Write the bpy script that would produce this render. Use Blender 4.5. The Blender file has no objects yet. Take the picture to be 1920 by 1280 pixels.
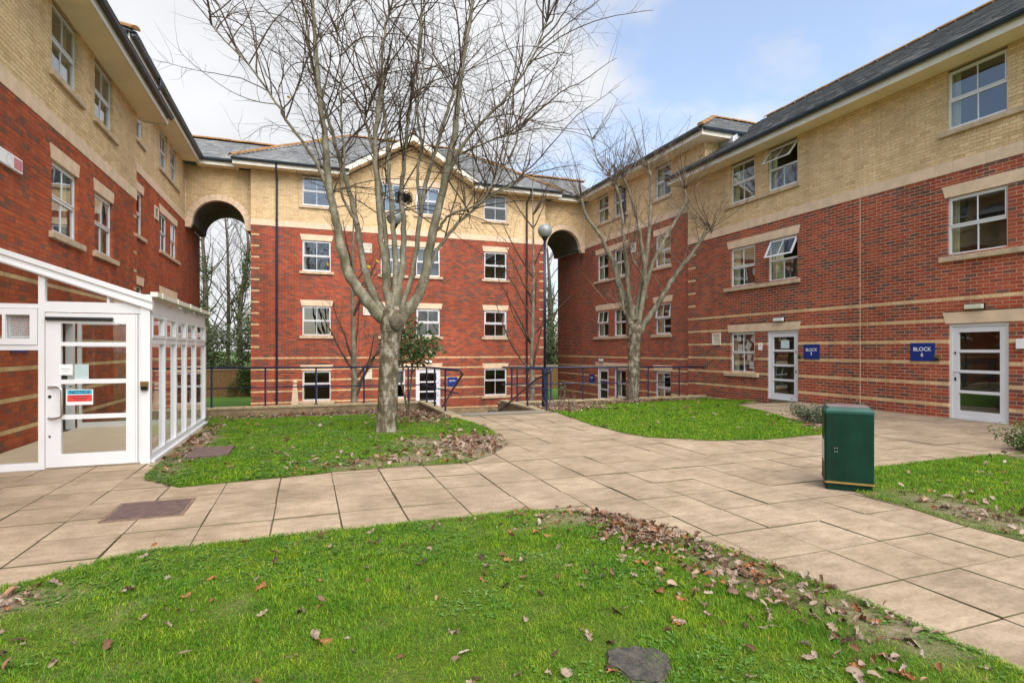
import bpy, bmesh, math, random
import numpy as np
from mathutils import Vector, Matrix
R = math.radians
rng = random.Random(7)
nrg = np.random.default_rng(11)
scene = bpy.context.scene
COL = scene.collection

# ------------------------------------------------------------------ camera
CAM_Z, YAW, FPX, HOR = 1.46, R(20.139), 1047.3, 654.7       # metres, radians, focal length in photo pixels, horizon row
cd = bpy.data.cameras.new('camera'); cam = bpy.data.objects.new('camera', cd); COL.objects.link(cam)
cd.sensor_width = 36.0; cd.lens = FPX / 1920 * 36; cd.shift_y = (HOR - 640) / 1920
cd.clip_start = 0.05; cd.clip_end = 3000
cam.location = (0, 0, CAM_Z); cam.rotation_euler = (R(90), 0, -YAW)
scene.camera = cam
CS, SN = math.cos(YAW), math.sin(YAW)

# ------------------------------------------------------------------ light, sky, exposure
SUN_EL, SUN_AZ = 52, 176          # azimuth clockwise from +Y: the sun stands behind the camera, a little to the right
SKY_STRENGTH = 0.15
scene.view_settings.view_transform = 'Standard'; scene.view_settings.look = 'None'
scene.view_settings.exposure = 1.08; scene.view_settings.gamma = 1.0
sd = bpy.data.lights.new('sun', 'SUN'); sun = bpy.data.objects.new('sun', sd); COL.objects.link(sun)
sd.energy = 2.3; sd.angle = R(70); sd.color = (1.0, 0.95, 0.88)
_az, _el = R(SUN_AZ), R(SUN_EL)
sdir = Vector((math.sin(_az) * math.cos(_el), math.cos(_az) * math.cos(_el), math.sin(_el)))
sun.rotation_euler = sdir.to_track_quat('Z', 'Y').to_euler(); sun.location = sdir * 60
world = bpy.data.worlds.new('World'); scene.world = world; world.use_nodes = True
W = world.node_tree; W.nodes.clear()
def wn(t, **kw):
    n = W.nodes.new(t)
    for k, v in kw.items(): setattr(n, k, v)
    return n
out = wn('ShaderNodeOutputWorld'); bg = wn('ShaderNodeBackground'); bg.inputs['Strength'].default_value = SKY_STRENGTH
sky = wn('ShaderNodeTexSky', sky_type='NISHITA', sun_disc=False)
sky.sun_elevation = _el; sky.sun_rotation = _az; sky.air_density = 1.0; sky.dust_density = 1.6; sky.ozone_density = 1.2
tc = wn('ShaderNodeTexCoord'); sep = wn('ShaderNodeSeparateXYZ'); W.links.new(tc.outputs['Generated'], sep.inputs[0])
def wmath(op, a, b=None, clamp=False):
    n = wn('ShaderNodeMath', operation=op, use_clamp=clamp)
    for i, v in enumerate((a, b)):
        if v is None: continue
        if isinstance(v, (int, float)): n.inputs[i].default_value = v
        else: W.links.new(v, n.inputs[i])
    return n.outputs[0]
zz = wmath('ADD', wmath('MAXIMUM', sep.outputs['Z'], 0.0), 0.35)
comb = wn('ShaderNodeCombineXYZ')
W.links.new(wmath('DIVIDE', sep.outputs['X'], zz), comb.inputs[0]); W.links.new(wmath('DIVIDE', sep.outputs['Y'], zz), comb.inputs[1])
def cloudnoise(scale, detail, rough, off):
    mp = wn('ShaderNodeMapping'); mp.inputs['Location'].default_value = off
    W.links.new(comb.outputs[0], mp.inputs[0])
    n = wn('ShaderNodeTexNoise'); n.inputs['Scale'].default_value = scale; n.inputs['Detail'].default_value = detail; n.inputs['Roughness'].default_value = rough
    W.links.new(mp.outputs[0], n.inputs['Vector']); return n.outputs['Fac']
big = cloudnoise(0.55, 1.0, 0.5, (10.14, 7.72, 0.0))
fine = cloudnoise(1.9, 6.0, 0.52, (7.02, 11.7, 0.0))
cov = wmath('ADD', wmath('MULTIPLY', big, 1.0), wmath('MULTIPLY', fine, 0.85))
cr = wn('ShaderNodeValToRGB'); W.links.new(cov, cr.inputs[0])
cr.color_ramp.elements[0].position = 0.84; cr.color_ramp.elements[0].color = (0.22, 0.22, 0.22, 1)
cr.color_ramp.elements[1].position = 1.0; cr.color_ramp.elements[1].color = (0.97, 0.97, 0.97, 1)
cr.color_ramp.interpolation = 'EASE'
ccol = wn('ShaderNodeValToRGB'); W.links.new(fine, ccol.inputs[0])
ccol.color_ramp.elements[0].position = 0.35; ccol.color_ramp.elements[0].color = (2.6, 2.63, 2.7, 1)
ccol.color_ramp.elements[1].position = 0.7; ccol.color_ramp.elements[1].color = (3.25, 3.27, 3.32, 1)
puff = cloudnoise(2.6, 5.0, 0.5, (2.3, 8.1, 0.0)); pr_ = wn('ShaderNodeMapRange'); pr_.inputs['From Min'].default_value = 0.5; pr_.inputs['From Max'].default_value = 0.68; pr_.inputs['To Max'].default_value = 0.75; W.links.new(puff, pr_.inputs['Value'])
mixw = wn('ShaderNodeMix', data_type='RGBA'); W.links.new(wmath('MAXIMUM', cr.outputs[0], pr_.outputs[0]), mixw.inputs['Factor'])
W.links.new(sky.outputs[0], mixw.inputs['A']); W.links.new(ccol.outputs[0], mixw.inputs['B'])
W.links.new(mixw.outputs['Result'], bg.inputs['Color']); W.links.new(bg.outputs[0], out.inputs[0])
scene.cycles.transparent_max_bounces = 24; scene.cycles.max_bounces = 8; scene.cycles.glossy_bounces = 3

# ------------------------------------------------------------------ helpers
def at(px, py, d):
    """point seen at photo pixel (px, py) at camera depth d metres"""
    u = (px - 960) / FPX
    return Vector(((SN + u * CS) * d, (CS - u * SN) * d, CAM_Z + (HOR - py) * d / FPX))
def frame_pos(p):
    d = p[0] * SN + p[1] * CS
    return (960 + FPX * (p[0] * CS - p[1] * SN) / d, HOR - FPX * (p[2] - CAM_Z) / d, d)

class MB:
    def __init__(s): s.v = []; s.f = []; s.m = []
    def quad(s, a, b, c, d, m=0):
        n = len(s.v); s.v += [tuple(a), tuple(b), tuple(c), tuple(d)]; s.f.append((n, n+1, n+2, n+3)); s.m.append(m)
    def poly(s, pts, m=0):
        n = len(s.v); s.v += [tuple(p) for p in pts]; s.f.append(tuple(range(n, n+len(pts)))); s.m.append(m)
    def hexa(s, p, m=0, skip=()):
        """p: 8 points, bottom ring 0-3 then top ring 4-7"""
        n = len(s.v); s.v += [tuple(q) for q in p]
        fs = ((3,2,1,0), (4,5,6,7), (0,1,5,4), (1,2,6,5), (2,3,7,6), (3,0,4,7))
        for i, q in enumerate(fs):
            if i not in skip: s.f.append(tuple(n+k for k in q)); s.m.append(m)
    def box(s, x0, x1, y0, y1, z0, z1, m=0):
        s.hexa([(x0,y0,z0),(x1,y0,z0),(x1,y1,z0),(x0,y1,z0),(x0,y0,z1),(x1,y0,z1),(x1,y1,z1),(x0,y1,z1)], m)
    def prism(s, ring, vec, m=0):
        """extrude a planar ring by a vector"""
        n = len(s.v); k = len(ring); vec = Vector(vec)
        s.v += [tuple(p) for p in ring] + [tuple(Vector(p) + vec) for p in ring]
        s.f.append(tuple(range(n+k-1, n-1, -1))); s.m.append(m)
        s.f.append(tuple(range(n+k, n+2*k))); s.m.append(m)
        for i in range(k):
            j = (i+1) % k; s.f.append((n+i, n+j, n+k+j, n+k+i)); s.m.append(m)
    def tube(s, pts, rad, n=8, cap=True, m=0):
        pts = [Vector(p) for p in pts]; k = len(pts)
        if not isinstance(rad, (list, tuple)): rad = [rad] * k
        base = len(s.v); up = None
        for i, p in enumerate(pts):
            t = (pts[min(i+1, k-1)] - pts[max(i-1, 0)]).normalized()
            if up is None:
                up = t.orthogonal().normalized()
            up = (up - t * up.dot(t))
            if up.length < 1e-6: up = t.orthogonal()
            up.normalize(); sd_ = t.cross(up)
            for j in range(n):
                a = 2 * math.pi * j / n
                s.v.append(tuple(p + (up * math.cos(a) + sd_ * math.sin(a)) * rad[i]))
        for i in range(k-1):
            for j in range(n):
                a = base + i*n + j; b = base + i*n + (j+1) % n
                s.f.append((a, b, b+n, a+n)); s.m.append(m)
        if cap:
            s.f.append(tuple(base + j for j in range(n-1, -1, -1))); s.m.append(m)
            s.f.append(tuple(base + (k-1)*n + j for j in range(n))); s.m.append(m)
    def mesh(s, name, mats, smooth=False):
        me = bpy.data.meshes.new(name); me.from_pydata(s.v, [], s.f)
        for mt in (mats if isinstance(mats, (list, tuple)) else [mats]): me.materials.append(mt)
        if isinstance(mats, (list, tuple)) and len(mats) > 1: me.polygons.foreach_set('material_index', s.m)
        if smooth: me.polygons.foreach_set('use_smooth', [True] * len(me.polygons))
        me.update(); return me
    def build(s, name, mats, parent=None, smooth=False, kind=None):
        return link(name, s.mesh(name, mats, smooth), parent, kind)
def link(name, me, parent=None, kind=None):
    o = bpy.data.objects.new(name, me); COL.objects.link(o)
    if parent is not None: o.parent = parent
    if kind: o['kind'] = kind
    return o
def tag(o, label, cat, group=None, kind=None):
    o['label'] = label; o['category'] = cat
    if group: o['group'] = group
    if kind: o['kind'] = kind
    return o
def thing(name, label, cat, group=None, loc=(0, 0, 0)):
    o = bpy.data.objects.new(name, None); COL.objects.link(o); o.location = loc
    o.empty_display_size = 0.2
    return tag(o, label, cat, group)
def bevel(o, w, seg=2):
    md = o.modifiers.new('bevel', 'BEVEL'); md.width = w; md.segments = seg; md.limit_method = 'ANGLE'; md.angle_limit = R(40)
    return o
def np_mesh(name, V, F, mat, smooth=False):
    """V (n,3), F (m,k) with k = 3 or 4"""
    me = bpy.data.meshes.new(name); k = F.shape[1]
    me.vertices.add(len(V)); me.vertices.foreach_set('co', V.astype(np.float32).ravel())
    me.loops.add(F.size); me.loops.foreach_set('vertex_index', F.astype(np.int32).ravel())
    me.polygons.add(len(F)); me.polygons.foreach_set('loop_start', np.arange(0, F.size, k, dtype=np.int32))
    me.polygons.foreach_set('loop_total', np.full(len(F), k, dtype=np.int32))
    if smooth: me.polygons.foreach_set('use_smooth', np.ones(len(F), dtype=bool))
    me.materials.append(mat); me.update(calc_edges=True); return me
def inpoly(x, y, poly):
    x = np.asarray(x, float); y = np.asarray(y, float); r = np.zeros(x.shape, bool); n = len(poly)
    for i in range(n):
        x0, y0 = poly[i]; x1, y1 = poly[(i+1) % n]
        c = (y0 > y) != (y1 > y)
        with np.errstate(divide='ignore', invalid='ignore'):
            r ^= c & (x < (x1-x0) * (y-y0) / (y1-y0 + 1e-12) + x0)
    return r
def catmull(P, n=6):
    P = [Vector(p) for p in P]; out_ = []
    Q = [P[0]*2 - P[1]] + P + [P[-1]*2 - P[-2]]
    for i in range(1, len(Q)-2):
        for k in range(n):
            t = k / n; a, b, c, d = Q[i-1], Q[i], Q[i+1], Q[i+2]
            out_.append(0.5 * ((2*b) + (c-a)*t + (2*a-5*b+4*c-d)*t*t + (3*b-a-3*c+d)*t**3))
    out_.append(P[-1]); return out_

# ------------------------------------------------------------------ materials
def node(nt, t, **kw):
    n = nt.nodes.new(t)
    for k, v in kw.items():
        if k in n.inputs: n.inputs[k].default_value = v
        else: setattr(n, k, v)
    return n
def material(name, col, rough=0.7, metal=0.0, spec=0.4):
    m = bpy.data.materials.new(name); m.use_nodes = True
    b = m.node_tree.nodes['Principled BSDF']
    b.inputs['Base Color'].default_value = (*col, 1); b.inputs['Roughness'].default_value = rough
    b.inputs['Metallic'].default_value = metal; b.inputs['Specular IOR Level'].default_value = spec
    return m, m.node_tree, b
def noise(nt, scale, detail=4, rough=0.55, coord='Object', vec=None):
    t = node(nt, 'ShaderNodeTexCoord'); n = node(nt, 'ShaderNodeTexNoise', Scale=scale, Detail=detail, Roughness=rough)
    if coord == 'World':
        g = node(nt, 'ShaderNodeNewGeometry'); src = g.outputs['Position']
    else: src = t.outputs[coord]
    if vec:
        mp = node(nt, 'ShaderNodeMapping'); mp.inputs['Scale'].default_value = vec; nt.links.new(src, mp.inputs[0]); src = mp.outputs[0]
    nt.links.new(src, n.inputs['Vector']); return n.outputs['Fac']
def ramp(nt, fac, stops, interp='LINEAR'):
    r = node(nt, 'ShaderNodeValToRGB'); nt.links.new(fac, r.inputs[0]); e = r.color_ramp.elements
    r.color_ramp.interpolation = interp
    while len(e) < len(stops): e.new(0.5)
    for i, (p, c) in enumerate(stops): e[i].position = p; e[i].color = (*c, 1) if len(c) == 3 else c
    return r.outputs[0]
def mix(nt, fac, a, b, mode='MIX'):
    m = node(nt, 'ShaderNodeMix', data_type='RGBA', blend_type=mode)
    for key, v in (('Factor', fac), ('A', a), ('B', b)):
        i = [s for s in m.inputs if s.name == key and (s.type == 'RGBA' or key == 'Factor' and s.type == 'VALUE')][0]
        if isinstance(v, (int, float)): i.default_value = v
        elif isinstance(v, tuple): i.default_value = (*v, 1)
        else: nt.links.new(v, i)
    return [o for o in m.outputs if o.type == 'RGBA'][0]
def bump(nt, b, h, strength=0.3, dist=0.01):
    n = node(nt, 'ShaderNodeBump', Strength=strength, Distance=dist); nt.links.new(h, n.inputs['Height']); nt.links.new(n.outputs[0], b.inputs['Normal'])
def scol(c, k): return tuple(max(0, min(1, v*k)) for v in c)
def mottled(name, col, rough=0.7, scale=6.0, amt=0.25, metal=0.0, bmp=0.0, bscale=40, coord='World', spec=0.4, col2=None):
    m, nt, b = material(name, col, rough, metal, spec)
    n = noise(nt, scale, 5, 0.6, coord)
    nt.links.new(ramp(nt, n, [(0.3, scol(col, 1-amt) if col2 is None else col2), (0.7, scol(col, 1+amt*0.6))]), b.inputs['Base Color'])
    if bmp: bump(nt, b, noise(nt, bscale, 4, 0.6, coord), bmp, 0.01)
    return m
def brickmat(name, stops, piece=False, grime=0.25, streak=0.74):
    m, nt, b = material(name, (0.3, 0.1, 0.05), 0.85, 0, 0.25)
    if piece: src = node(nt, 'ShaderNodeObjectInfo').outputs['Random']
    else: src = node(nt, 'ShaderNodeAttribute', attribute_name='tone').outputs['Fac']
    c = ramp(nt, src, stops)
    n = noise(nt, 38, 4, 0.65, 'World'); n2 = noise(nt, 0.55, 4, 0.6, 'World')
    c = mix(nt, 1.0, c, ramp(nt, n, [(0.25, (0.62,)*3), (0.75, (1.3,)*3)]), 'MULTIPLY')
    c = mix(nt, 1.0, c, ramp(nt, n2, [(0.3, (1-grime,)*3), (0.7, (1.12,)*3)]), 'MULTIPLY')
    n3 = noise(nt, 2.2, 5, 0.7, 'World', (1, 1, 0.14)); c = mix(nt, 1.0, c, ramp(nt, n3, [(0.3, (streak, streak*.98, streak*.96)), (0.58, (1.06,)*3)]), 'MULTIPLY')
    nt.links.new(c, b.inputs['Base Color']); bump(nt, b, n, 0.35, 0.004); return m
RED = [(0.0, (0.36, 0.075, 0.038)), (0.2, (0.43, 0.105, 0.05)), (0.42, (0.33, 0.062, 0.032)), (0.6, (0.38, 0.085, 0.05)), (0.70, (0.25, 0.065, 0.042)), (0.82, (0.165, 0.08, 0.058)), (0.93, (0.22, 0.085, 0.058)), (1.0, (0.125, 0.075, 0.06))]
REDL = [(0.0, (0.44, 0.088, 0.03)), (0.25, (0.52, 0.125, 0.045)), (0.5, (0.40, 0.075, 0.028)), (0.66, (0.44, 0.105, 0.045)), (0.82, (0.32, 0.085, 0.045)), (0.93, (0.21, 0.10, 0.066)), (1.0, (0.27, 0.095, 0.055))]
YEL = [(0.0, (0.70, 0.515, 0.285)), (0.3, (0.75, 0.56, 0.32)), (0.6, (0.64, 0.455, 0.24)), (0.85, (0.72, 0.52, 0.30)), (1.0, (0.56, 0.395, 0.205))]
M = {}
M['red'] = brickmat('red_brick', RED); M['red_piece'] = brickmat('red_brick_piece', RED, True)
M['redl'] = brickmat('orange_red_brick', REDL); M['redl_piece'] = brickmat('orange_red_brick_piece', REDL, True)
M['yel'] = brickmat('yellow_brick', YEL, grime=.12, streak=.85); M['yel_piece'] = brickmat('yellow_brick_piece', YEL, True, .12, .85)
M['stripe'] = brickmat('buff_brick', [(0, (0.66, 0.45, 0.22)), (0.5, (0.74, 0.52, 0.28)), (1, (0.62, 0.41, 0.2))])
M['mortar_r'] = mottled('tan_mortar', (0.64, 0.47, 0.32), 0.95, 3, 0.22)
M['mortar_b'] = mottled('brown_mortar', (0.30, 0.14, 0.085), 0.95, 3, 0.22)
M['mortar_y'] = mottled('ochre_mortar', (0.50, 0.36, 0.19), 0.95, 3, 0.22)
M['stone'] = mottled('cream_cast_stone', (0.72, 0.54, 0.37), 0.8, 4, 0.16, bmp=0.15, bscale=90)
M['stone_sill'] = mottled('weathered_sill_stone', (0.55, 0.42, 0.28), 0.85, 5, 0.28, bmp=0.2, bscale=70)
M['upvc'] = mottled('white_upvc', (0.70, 0.71, 0.72), 0.32, 2.0, 0.06, spec=0.5)
M['soffit'] = mottled('cream_soffit', (0.86, 0.73, 0.48), 0.7, 1.5, 0.10)
M['fascia'] = mottled('cream_fascia', (0.74, 0.69, 0.58), 0.5, 3, 0.12)
M['gutter'] = mottled('dark_blue_gutter', (0.018, 0.034, 0.048), 0.35, 5, 0.35, spec=0.5)
M['lead'] = mottled('grey_lead', (0.45, 0.47, 0.5), 0.55, 6, 0.2)
M['blue'] = mottled('navy_paint', (0.009, 0.022, 0.075), 0.35, 9, 0.35, spec=0.5)
M['blueblack'] = mottled('dark_navy_paint', (0.009, 0.017, 0.042), 0.35, 9, 0.35, spec=0.5)
M['steel'] = mottled('brushed_steel', (0.55, 0.53, 0.5), 0.3, 20, 0.15, metal=1.0)
M['black'] = mottled('black_plastic', (0.012, 0.012, 0.013), 0.4, 20, 0.2)
M['brass'] = mottled('aged_brass', (0.30, 0.22, 0.08), 0.45, 20, 0.25, metal=0.6)
M['sign_blue'] = mottled('blue_sign', (0.008, 0.03, 0.2), 0.4, 3, 0.12)
M['white'] = mottled('white_paint', (0.85, 0.85, 0.85), 0.5, 5, 0.05)
M['vent'] = mottled('cream_vent', (0.70, 0.64, 0.52), 0.6, 8, 0.1)
M['lampbody'] = mottled('grey_bulkhead', (0.62, 0.64, 0.5), 0.35, 6, 0.12)
M['paper'] = mottled('white_paper', (0.78, 0.8, 0.8), 0.8, 8, 0.05)
M['paper_blue'] = mottled('pale_blue_paper', (0.55, 0.66, 0.68), 0.8, 8, 0.05)
M['cyan'] = mottled('cyan_print', (0.05, 0.38, 0.55), 0.7, 8, 0.05)
M['redprint'] = mottled('red_print', (0.65, 0.06, 0.04), 0.7, 8, 0.06)
M['pinkprint'] = mottled('faded_red_print', (0.62, 0.22, 0.25), 0.6, 30, 0.2)
M['navyprint'] = mottled('dark_print', (0.01, 0.02, 0.07), 0.7, 8, 0.05)
M['room'] = mottled('cream_room_wall', (0.34, 0.31, 0.19), 0.9, 1.2, 0.15)
M['curtain'] = mottled('pale_curtain', (0.66, 0.62, 0.42), 0.9, 3, 0.12)
M['skyblind'] = mottled('sky_reflection_blind', (0.17, 0.22, 0.28), 0.9, 3, 0.15)  # blue-grey puts the sky's reflection in the panes into the cloth colour
M['binbody'] = mottled('dark_green_paint', (0.0022, 0.030, 0.016), 0.5, 5, 0.4, spec=0.2)
M['binlid'] = mottled('green_lid', (0.008, 0.07, 0.05), 0.5, 7, 0.3)
M['bintop'] = mottled('brown_lid_dirt', (0.16, 0.12, 0.12), 0.85, 9, 0.35)
M['gold'] = mottled('gold_band', (0.26, 0.16, 0.035), 0.45, 20, 0.2)
M['manhole'] = mottled('rusty_iron_cover', (0.13, 0.085, 0.075), 0.75, 14, 0.35, bmp=0.5, bscale=120)
M['steel_rust'] = mottled('rusty_frame', (0.20, 0.13, 0.09), 0.7, 20, 0.4)
M['concrete'] = mottled('mossy_concrete', (0.26, 0.19, 0.11), 0.9, 5, 0.4, bmp=0.4, bscale=40)
M['coping'] = mottled('lichened_coping', (0.38, 0.31, 0.18), 0.9, 7, 0.35, bmp=0.4, bscale=50)
M['gardenbrick'] = mottled('old_garden_brick', (0.22, 0.12, 0.05), 0.95, 9, 0.5, bmp=0.5, bscale=18)
M['yard'] = mottled('grey_paving', (0.24, 0.21, 0.17), 0.9, 2, 0.25)
M['jointsoil'] = mottled('mossy_joint', (0.12, 0.09, 0.052), 0.95, 3, 0.5, col2=(0.085, 0.08, 0.028))
M['lino'] = mottled('beige_floor', (0.66, 0.56, 0.40), 0.5, 2, 0.1)
M['vault'] = mottled('shaded_vault_render', (0.13, 0.11, 0.085), 0.9, 2, 0.25)  # darker than the plaster itself: shade of the deep vault in the colour
M['nest'] = mottled('nest_twigs', (0.03, 0.02, 0.015), 0.9, 30, 0.5)
M['yellowleaf'] = mottled('yellow_leaf', (0.75, 0.52, 0.03), 0.6, 30, 0.2)
M['ridge'] = mottled('orange_lichened_clay', (0.27, 0.14, 0.05), 0.9, 6, 0.45, bmp=0.3, bscale=40)
def slate_mat():
    m, nt, b = material('grey_slate', (0.1, 0.1, 0.11), 0.62, 0, 0.4)
    c = ramp(nt, node(nt, 'ShaderNodeNewGeometry').outputs['Random Per Island'], [(0, (0.12, 0.128, 0.135)), (0.4, (0.19, 0.20, 0.205)), (0.7, (0.15, 0.148, 0.145)), (1, (0.27, 0.27, 0.265))])
    n = noise(nt, 9, 5, 0.6, 'World')
    c = mix(nt, ramp(nt, n, [(0.55, (0, 0, 0)), (0.75, (0.6,)*3)]), c, (0.24, 0.225, 0.17))
    nt.links.new(c, b.inputs['Base Color']); bump(nt, b, n, 0.3, 0.01); return m
M['slate'] = slate_mat()
def slab_mat(name, piece):
    m, nt, b = material(name, (0.42, 0.34, 0.25), 0.88, 0, 0.25)
    src = node(nt, 'ShaderNodeObjectInfo').outputs['Random'] if piece else node(nt, 'ShaderNodeNewGeometry').outputs['Random Per Island']
    c = ramp(nt, src, [(0, (0.345, 0.265, 0.185)), (0.35, (0.38, 0.295, 0.207)), (0.7, (0.34, 0.262, 0.187)), (1, (0.40, 0.312, 0.222))])
    n = noise(nt, 1.4, 6, 0.65, 'World'); n2 = noise(nt, 45, 5, 0.7, 'World'); n3 = noise(nt, 5, 5, 0.7, 'World', (1, 2.4, 1))
    c = mix(nt, 1.0, c, ramp(nt, n, [(0.28, (0.66, 0.65, 0.61)), (0.62, (1.1,)*3)]), 'MULTIPLY')
    c = mix(nt, 1.0, c, ramp(nt, n3, [(0.3, (0.72, 0.70, 0.66)), (0.6, (1.05,)*3)]), 'MULTIPLY')
    c = mix(nt, 1.0, c, ramp(nt, n2, [(0.3, (0.82,)*3), (0.7, (1.12,)*3)]), 'MULTIPLY')
    nt.links.new(c, b.inputs['Base Color']); bump(nt, b, n2, 0.35, 0.004); return m
M['slab'] = slab_mat('buff_paving', True); M['slab_far'] = slab_mat('buff_paving_far', False)
def glass_mat(name, f0, tint):
    m = bpy.data.materials.new(name); m.use_nodes = True; nt = m.node_tree; nt.nodes.clear()
    o = node(nt, 'ShaderNodeOutputMaterial'); t = node(nt, 'ShaderNodeBsdfTransparent'); t.inputs[0].default_value = (*tint, 1)
    g = node(nt, 'ShaderNodeBsdfGlossy'); g.inputs['Roughness'].default_value = 0.015; g.inputs[0].default_value = (0.92, 0.96, 1.0, 1)
    bmp = node(nt, 'ShaderNodeBump', Strength=0.04, Distance=0.05); nt.links.new(noise(nt, 1.3, 2, 0.5, 'World'), bmp.inputs['Height']); nt.links.new(bmp.outputs[0], g.inputs['Normal'])
    lw = node(nt, 'ShaderNodeLayerWeight'); lw.inputs[0].default_value = 0.5
    p = node(nt, 'ShaderNodeMath', operation='POWER'); nt.links.new(lw.outputs['Facing'], p.inputs[0]); p.inputs[1].default_value = 4.0
    mu = node(nt, 'ShaderNodeMath', operation='MULTIPLY_ADD', use_clamp=True); nt.links.new(p.outputs[0], mu.inputs[0]); mu.inputs[1].default_value = 1 - f0; mu.inputs[2].default_value = f0
    x = node(nt, 'ShaderNodeMixShader'); nt.links.new(mu.outputs[0], x.inputs[0]); nt.links.new(t.outputs[0], x.inputs[1]); nt.links.new(g.outputs[0], x.inputs[2])
    nt.links.new(x.outputs[0], o.inputs[0]); return m
M['glass'] = glass_mat('window_glass', 0.15, (0.75, 0.79, 0.74))
M['porchglass'] = glass_mat('porch_glass', 0.07, (0.93, 0.95, 0.93))
def bark_mat(name, stops, scale=9, ring=6.0, bmp=0.6):
    m, nt, b = material(name, (0.2, 0.18, 0.13), 0.9, 0, 0.2)
    n = noise(nt, scale, 6, 0.65, 'World', (1, 1, 0.5)); n2 = noise(nt, ring, 4, 0.7, 'World', (0.5, 0.5, 3.5))
    c = ramp(nt, n, stops)
    c = mix(nt, 1.0, c, ramp(nt, n2, [(0.3, (0.68,)*3), (0.62, (1.1,)*3)]), 'MULTIPLY')
    nt.links.new(c, b.inputs['Base Color']); bump(nt, b, n2, bmp, 0.02); return m
M['bark'] = bark_mat('grey_green_bark', [(0.3, (0.09, 0.085, 0.05)), (0.5, (0.19, 0.172, 0.12)), (0.68, (0.32, 0.295, 0.225))], 7, 14.0, 0.35)
M['bark_trunk'] = bark_mat('flaking_trunk_bark', [(0.34, (0.075, 0.062, 0.036)), (0.5, (0.15, 0.125, 0.085)), (0.57, (0.30, 0.27, 0.21)), (0.72, (0.37, 0.34, 0.275))], 11, 9.0, 0.8)
M['twig'] = bark_mat('brown_twig', [(0.3, (0.045, 0.03, 0.02)), (0.5, (0.085, 0.06, 0.04)), (0.7, (0.16, 0.12, 0.085))], 5, 4.0, 0.1)
M['twig_sunlit'] = bark_mat('sunlit_twig', [(0.3, (0.07, 0.05, 0.035)), (0.5, (0.16, 0.12, 0.085)), (0.7, (0.32, 0.255, 0.19))], 5, 4.0, 0.1)  # twig colours raised to carry the sunlight on the smaller tree
M['bark_dark'] = bark_mat('dark_bark', [(0.3, (0.06, 0.05, 0.035)), (0.7, (0.17, 0.14, 0.10))], 9, 6, 0.5)
def leafmat(name, stops, rough=0.45, transl=0.25, piece=False):
    m, nt, b = material(name, (0.05, 0.1, 0.02), rough, 0, 0.4)
    src = node(nt, 'ShaderNodeObjectInfo').outputs['Random'] if piece else node(nt, 'ShaderNodeNewGeometry').outputs['Random Per Island']
    c = ramp(nt, src, stops); nt.links.new(c, b.inputs['Base Color'])
    if transl:
        t = node(nt, 'ShaderNodeBsdfTranslucent'); nt.links.new(c, t.inputs[0])
        x = node(nt, 'ShaderNodeMixShader'); x.inputs[0].default_value = transl
        nt.links.new(b.outputs[0], x.inputs[1]); nt.links.new(t.outputs[0], x.inputs[2])
        nt.links.new(x.outputs[0], nt.nodes['Material Output'].inputs[0])
    return m
def grassmat(name):
    m, nt, b = material(name, (0.06, 0.15, 0.02), 0.5, 0, 0.3)
    src = node(nt, 'ShaderNodeNewGeometry').outputs['Random Per Island']
    c = ramp(nt, src, [(0, (0.045, 0.14, 0.004)), (0.3, (0.096, 0.245, 0.005)), (0.62, (0.165, 0.33, 0.009)), (0.9, (0.26, 0.40, 0.025)), (0.97, (0.32, 0.36, 0.06)), (1.0, (0.40, 0.33, 0.14))])
    n = noise(nt, 1.7, 4, 0.6, 'World')
    c = mix(nt, 1.0, c, ramp(nt, n, [(0.32, (0.6, 0.8, 0.6)), (0.68, (1.2, 1.1, 0.85))]), 'MULTIPLY')
    n2 = noise(nt, 7.5, 4, 0.65, 'World'); c = mix(nt, 1.0, c, ramp(nt, n2, [(0.3, (0.5, 0.68, 0.55)), (0.50, (1.0,)*3), (0.62, (1.35, 1.15, 0.9)), (0.76, (2.1, 1.25, 1.3))]), 'MULTIPLY')
    nt.links.new(c, b.inputs['Base Color'])
    t = node(nt, 'ShaderNodeBsdfTranslucent'); nt.links.new(c, t.inputs[0])
    x = node(nt, 'ShaderNodeMixShader'); x.inputs[0].default_value = 0.35
    nt.links.new(b.outputs[0], x.inputs[1]); nt.links.new(t.outputs[0], x.inputs[2]); nt.links.new(x.outputs[0], nt.nodes['Material Output'].inputs[0])
    return m
M['grass'] = grassmat('lawn_grass')
M['magnolia'] = leafmat('glossy_evergreen_leaf', [(0, (0.025, 0.06, 0.014)), (0.5, (0.06, 0.12, 0.03)), (0.85, (0.12, 0.19, 0.055)), (1, (0.26, 0.28, 0.13))], 0.32, 0.15)
M['ivy'] = leafmat('ivy_leaf', [(0, (0.035, 0.06, 0.015)), (0.5, (0.085, 0.14, 0.03)), (1, (0.17, 0.23, 0.07))], 0.45, 0.2)
M['hedge'] = leafmat('hedge_leaf', [(0, (0.05, 0.075, 0.03)), (0.5, (0.11, 0.14, 0.06)), (1, (0.24, 0.25, 0.14))], 0.55, 0.25)
M['greyleaf'] = leafmat('grey_green_leaf', [(0, (0.05, 0.07, 0.04)), (0.5, (0.11, 0.14, 0.075)), (1, (0.2, 0.22, 0.13))], 0.6, 0.2)
DEAD = [(0, (0.09, 0.045, 0.024)), (0.25, (0.2, 0.095, 0.045)), (0.45, (0.36, 0.275, 0.21)), (0.62, (0.17, 0.09, 0.055)), (0.78, (0.44, 0.36, 0.29)), (0.9, (0.30, 0.12, 0.04)), (1, (0.06, 0.038, 0.027))]
M['dead'] = leafmat('dead_leaf', DEAD, 0.75, 0.15); M['dead_piece'] = leafmat('dead_leaf_piece', DEAD, 0.75, 0.15, True)
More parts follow.
